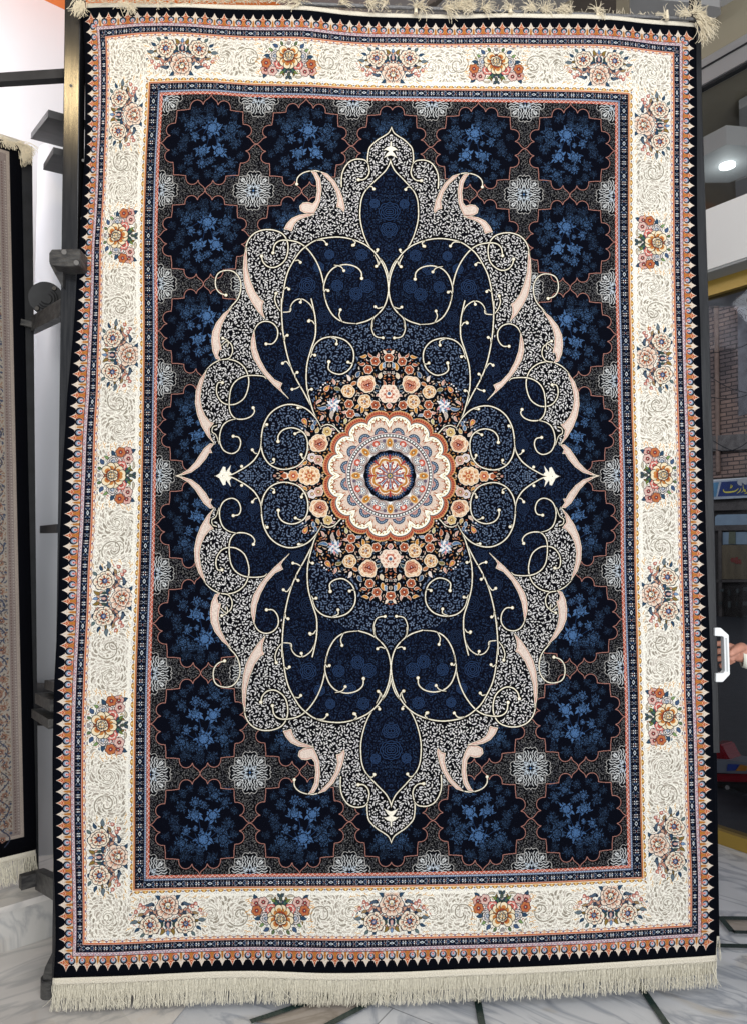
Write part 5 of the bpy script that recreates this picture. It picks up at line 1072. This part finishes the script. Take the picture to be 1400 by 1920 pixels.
# threads of the upper fringe thrown over the rod
def tuft(bm,px,py,y,n,L,a0,spr,seed,rad=.0009,droop=.6):
    r=random.Random(seed); p0=onY(px,py,y)
    for i in range(n):
        a=a0+r.gauss(0,spr); q=p0+Vector((r.gauss(0,.006),r.gauss(0,.003),r.gauss(0,.003))); pts=[q.copy()]; l_=L*r.uniform(.35,.95); cur=r.gauss(0,.25)
        for k in range(6):
            q=q+Vector((math.cos(a),r.gauss(0,.25)-.05,math.sin(a)))*l_/6; pts.append(q.copy()); a+=cur*.5-droop*.25*math.cos(a)*(1 if math.sin(a)>-.9 else 0)
        add_tube(bm,pts,rad,3,rad*.7)
bm=bmesh.new()
for i,(px,py,n,L,a0,s) in enumerate([(152,4,60,.06,-1.6,.16),(148,2,40,.05,-1.8,.2),(240,8,40,.045,-.6,.5),(225,4,14,.05,-1.2,.6),(300,5,20,.03,-.5,.6),(560,6,24,.045,2.8,.5),(640,6,30,.04,.6,.8),(690,4,40,.05,.2,.7),(720,6,30,.04,2.2,.9),(780,12,26,.05,1.0,.7),(790,14,22,.05,-.3,.9),(835,14,60,.06,.4,.6),(860,12,70,.07,.8,.7),(885,15,60,.05,2.4,.7),(905,16,50,.05,.6,.7),(955,16,30,.04,1.8,1.0),(1000,18,60,.05,2.5,.5),(1020,20,60,.05,.9,.7),(1045,20,40,.045,.4,.5),(1066,21,40,.04,2.4,.6),(1120,20,26,.035,.1,.9),(1122,22,14,.05,-.6,.4),(1118,18,8,.04,2.4,.5),(1250,30,8,.05,2.2,.6),(1290,26,40,.05,2.6,.5),(1300,24,50,.05,1.0,.5),(1308,26,40,.045,.5,.4),(1308,30,110,.088,-.5,.24),(1312,40,70,.085,-1.05,.18),(1316,60,40,.05,-1.4,.25)]):
    tuft(bm,px,py,-.012,n,L,a0,s,100+i)
for x in np.arange(165,575,4.3): tuft(bm,x,2,-.004,5,.022,.3+rg.random()*2.5,.7,int(x*7))
for x in np.arange(580,1310,9): tuft(bm,x,13+(x-580)*.027,.012,4,.028,rg.uniform(.2,2.9),.7,int(x*3))
child(link('tassels',bm,m_thread2),rug)
for (px,py) in ((779,16),(956,16),(1120,22),(1250,27)):
    k=link('knot',cyl(onY(px,py+9,-.010),onY(px,py-8,-.006),.0065,10,.004),m_thread2,None); child(k,rug)
# ------------------------------------------------------------------ second carpet right behind it, on its own frame
rug2=thing('carpet',onY(1340,1757,.2),'plain dark edge of a second carpet hanging right behind the large one','carpet')
def rear(u,v,off=.075): 
    p=hang(u,v); return p
pe=[(1312,60),(1316,200),(1323,400),(1330,600),(1340,1180),(1344,1420),(1349.5,1757)]
rz=[onY(x-4 if y<1410 else x,y,.20) for x,y in pe]
zz=np.array([p.z for p in rz])[::-1]; xx=np.array([p.x for p in rz])[::-1]
def rearf(s,t):
    s=s.ravel();t=t.ravel(); z=zz[-1]+(zz[0]-zz[-1])*t; xr=np.interp(z,zz,xx); xl=-.985; return np.c_[xl+(xr-xl)*s,.20+.004*np.sin(s*9+t*5),z]
child(cloth('pile',np.linspace(0,1,30),np.linspace(0,1,40),.012,[m_dwool,m_dwool],rearf,False),rug2)
e2=rearf(np.linspace(0,1,200),np.ones(200)); 
child(cloth('end_band',np.linspace(0,1,40),np.linspace(1,1.0055,3),.004,[m_ivory,m_ivory],rearf,False),rug2)
fringe('fringe',lambda t:e2[min(199,int(t*200))]-[0,0,.012],.085,m_thread,900,.0009,.08,rug2,8,.03)
fr2=thing('display_frame',onY(1340,1410,.08),'black upright at the right edge of the large carpet, with a white pull handle','display frame')
fp=[(1303,1315,60),(1303,1317,200),(1304,1324,400),(1306,1330,600),(1312,1338,900),(1318,1344.6,1180),(1326,1350.5,1412)]
bm=bmesh.new(); rings=[]
for xl,xr,y in [(1303,1314,-40)]+fp:
    a,b=onY(xl,y,.055),onY(xr,y,.055); b=Vector((b.x,b.y,a.z)); rings.append([bm.verts.new(v) for v in (a,a+Vector((0,.045,0)),b+Vector((0,.045,0)),b+Vector((0,.004,0)),b-Vector((.004,0,0)))])
n=5
for i in range(len(rings)-1):
    for k in range(n): bm.faces.new((rings[i][k],rings[i][(k+1)%n],rings[i+1][(k+1)%n],rings[i+1][k]))
bm.faces.new(rings[0]); bm.faces.new(rings[-1][::-1]); bmesh.ops.recalc_face_normals(bm,faces=bm.faces)
link('upright',bm,m_steel,fr2)
hp=[(1340,1177.5),(1351,1177.5),(1366,1191),(1368.2,1265),(1355,1279),(1342,1279),(1342,1263),(1356,1262.5),(1359,1259),(1357,1195),(1354.5,1193),(1340,1192.5)]
yh=.045
hb=prism([onY(x,y,yh) for x,y in hp],Vector((0,.022,0))); bmesh.ops.bevel(hb,geom=list(hb.edges),offset=.0012,segments=2,affect='EDGES')
link('handle',hb,m_plastic,fr2)
link('grip_groove',prism([onY(x,y,yh-.0012) for x,y in ((1359.8,1196),(1362.5,1196.5),(1365,1259),(1362,1260))],Vector((0,.0011,0))),mat('grey plastic inset',(.42,.44,.45),.5),fr2)
# ------------------------------------------------------------------ hand of the person holding the frame
YH=.125
def hv(x,y,dy=0): return onY(x,y,YH+dy)
per=thing('person',hv(1500,1500,.1),'person in a white sleeve whose hand grips the frame behind the white handle','person')
vsk=[];esk=[];rad=[]
def V(x,y,r,dy=0,par=None):
    vsk.append(hv(x,y,dy)); rad.append(r); 
    if par is not None: esk.append((par,len(vsk)-1))
    return len(vsk)-1
root=V(1384,1226,.030); wr=V(1402,1231,.026,0,root); fa=V(1440,1240,.034,.02,wr); el=V(1540,1270,.045,.06,fa)
palm=V(1370,1222,.027,-.004,root)
k1=V(1360,1210,.0125,.0,palm); f1=V(1350,1206,.011,.004,k1); g1=V(1338,1208,.0095,.01,f1); V(1328,1214,.008,.012,g1)
k2=V(1360,1222,.0120,-.002,palm); f2=V(1349,1220,.011,.0,k2); g2=V(1338,1224,.0095,.008,f2); V(1329,1230,.008,.012,g2)
k3=V(1361,1233,.0115,-.002,palm); f3=V(1350,1234,.0105,.0,k3); g3=V(1339,1238,.009,.008,f3)
k4=V(1362,1243,.0105,0,palm); f4=V(1353,1248,.0095,.0,k4); g4=V(1347,1251,.0085,.004,f4)
t1_=V(1392,1212,.017,-.022,root); t2_=V(1380,1218,.015,-.036,t1_); t3_=V(1370,1226,.012,-.040,t2_); V(1364,1230,.009,-.040,t3_)
me=bpy.data.meshes.new('hand'); me.from_pydata(vsk,esk,[]); ho=bpy.data.objects.new('body',me); C.objects.link(ho)
sk=ho.modifiers.new('skin','SKIN'); 
me.skin_vertices[0].data[0].use_root=True
for i,r in enumerate(rad): me.skin_vertices[0].data[i].radius=(r,r)
sb=ho.modifiers.new('sub','SUBSURF'); sb.levels=2; sb.render_levels=2
dg=bpy.context.evaluated_depsgraph_get(); me2=bpy.data.meshes.new_from_object(ho.evaluated_get(dg)); ho.modifiers.clear(); ho.data=me2; me2.materials.clear(); me2.materials.append(m_skin); me2.polygons.foreach_set('use_smooth',[True]*len(me2.polygons)); child(ho,per)
sv=bmesh.new(); P=[hv(1389,1230,0),hv(1400,1232,.0),hv(1440,1243,.02),hv(1545,1272,.06)]; RR=[.037,.040,.047,.06]
rings=[]
for p,r in zip(P,RR): rings.append([sv.verts.new(p+Vector((.25*r*math.cos(t),r*math.cos(t)*.9,r*math.sin(t)))) for t in np.linspace(0,2*math.pi,20,endpoint=False)])
for i in range(3):
    for k in range(20): sv.faces.new((rings[i][k],rings[i][(k+1)%20],rings[i+1][(k+1)%20],rings[i+1][k]))
so=link('sleeve',sv,m_sleeve,per,True); md=so.modifiers.new('thick','SOLIDIFY'); md.thickness=.003
# ------------------------------------------------------------------ the neighbouring carpet on the left
def side_pattern():
    W_,H_=150.,660.; S=2.4; c=Canvas(W_,H_,S,(10,12,22)); rng=random.Random(9); x=lambda a:W_-a
    # distances measured from the right edge
    c.rect(x(150),9,x(9),H_-14,(206,186,170))
    c.rect(x(150),12,x(12),H_-17,(168,148,140)); 
    for y in np.arange(20,H_-20,2.6):
        c.disc(x(13.3),y,.7,(206,188,178)); c.disc(x(16),y+1.3,.7,(140,104,98))
    for xx in np.arange(3,W_-20,2.6): 
        for yy in (22.4,H_-22.4): c.disc(xx,yy,.8,(226,206,196))
    c.rect(x(150),20,x(18),H_-22,(190,176,160))
    L=H_-42; n=int(L/13)
    for i in range(n+1):
        y=20+i*L/n; th=np.linspace(0,1,12); sg=1 if i%2 else -1
        c.stroke(np.c_[x(25.5)+sg*4.5*np.sin(th*np.pi),y+th*L/n],1.0,(66,74,104))
        petals(c,x(25.5)-sg*1.5,y+L/n*.5,3.0,5,(176,120,96),(90,60,60),i); c.disc(x(25.5)+sg*5.5,y+L/n*.15,1.1,(70,84,120))
    m=np.zeros((c.H,c.W),bool); m[int(20*S):int((H_-22)*S),int(x(32)*S):int(x(18.6)*S)]=True
    scat(c,m,rng,[(84,92,120),(150,104,88),(120,110,104),(176,132,100)],4.2,.45,12,5000,dotp=.3)
    c.rect(x(150),33,x(33),H_-35,(206,190,120)); c.rect(x(150),34.5,x(34.5),H_-36.5,(150,160,180))
    m=np.zeros((c.H,c.W),bool); m[int(36*S):int((H_-38)*S),:int(x(35.5)*S)]=True
    c.a[m]=np.array((206,204,196))/255.
    for k in range(7):
        y=70+k*87; 
        P=spl([(x(46),y-30),(x(39),y-14),(x(45),y),(x(39),y+14),(x(46),y+30),(x(75),y+38),(x(96),y),(x(75),y-38)],6,True); c.poly(P,(36,52,84)); c.stroke(np.vstack([P,P[:1]]),2,(214,220,226)); 
        P2=(P-[x(70),y])*.8+[x(70),y]; c.poly(P2,(14,18,34) if k%2 else (150,180,200)); c.stroke(np.vstack([P2,P2[:1]]),1.2,(190,90,70))
        flower(c,x(60),y,8,8,[(190,84,60),(230,200,170),(60,80,120)],0)
    scat(c,m,rng,[(60,80,110),(190,110,90),(120,120,130),(110,130,160),(206,170,90),(30,40,60)],5,.35,16,9000,dotp=.3,flw=.2)
    g=c.a.mean(2,keepdims=True); return (g+(c.a-g)*.7)*.86
lp=at(60,1593,2.62); HL2=heading(52)
rug3=thing('carpet',(lp.x,lp.y,lp.z),'pale patterned carpet with a black margin hanging at the far left','carpet',)
NL2=Vector((-HL2.y,HL2.x,0)); 
def lp_hit(x,y): return hit(x,y,lp,NL2)
top=lp_hit(50,277); bot=lp; 
def lf(u,v):   # u metres from the right edge (negative to the left), v 0..1 downwards
    u=np.asarray(u,float).ravel(); v=np.asarray(v,float).ravel(); T=np.array(lp_hit(37,272)); Bt=np.array(lp_hit(66,1594)); d=np.array(HL2)
    return T+(Bt-T)*v[:,None]+d*u[:,None]
Hh=(lp_hit(37,272)-lp_hit(66,1594)).length; Wd=Hh*150/660
a3=side_pattern(); img3=new_image('woven_pattern',a3*.9); m_c3=image_mat('pale patterned wool pile',img3,.3,400)
child(cloth('pile',np.linspace(-Wd,0,12),np.linspace(0,1,30),.012,[m_c3,m_dwool],lf),rug3)
child(cloth('end_band',np.linspace(-Wd,0,12),np.linspace(1,1.008,3),.004,[m_ivory,m_ivory],lf,False),rug3)
child(cloth('end_band',np.linspace(-Wd,0,12),np.linspace(-.008,0,3),.004,[m_ivory,m_ivory],lf,False),rug3)
e3=lf(np.linspace(-Wd,0,100),np.full(100,1.006)); fringe('fringe',lambda t:e3[min(99,int(t*100))],.085,m_thread,650,.0010,.12,rug3,21,.04,.12)
bm=bmesh.new()
def tuft3(p0,n,L,a0,spr,seed):
    r=random.Random(seed)
    for i in range(n):
        a=a0+r.gauss(0,spr); q=p0+Vector((r.gauss(0,.006),r.gauss(0,.004),r.gauss(0,.004))); pts=[q.copy()]; l_=L*r.uniform(.6,1.1)
        for k in range(5): q=q+Vector((math.cos(a),-.1,math.sin(a)))*l_/5; pts.append(q.copy()); a-=.22*math.cos(a)
        add_tube(bm,pts,.0011,3,.0008)
tuft3(lp_hit(36,270),110,.075,-.5,.25,1); tuft3(lp_hit(42,280),70,.06,-1.1,.2,2)
for k in range(10): tuft3(lp_hit(2+k*3.6,262+k*.9)-HL2*0,14,.03,rg.uniform(-2.6,.2),.4,30+k)
child(link('tassels',bm,m_thread2),rug3)
fr3=thing('display_frame',lp_hit(60,1660)+NL2*.03,'black post behind the right edge of the far left carpet','display frame')
a_,b_=hit(46.5,274,lp+NL2*.03,NL2),hit(58.5,1640,lp+NL2*.03,NL2)
link('upright',bar(a_,b_,.045,.03,NL2),m_black,fr3)
link('bracket',bar(lp_hit(38,604),lp_hit(62,610),.02,.022),m_worn,fr3)
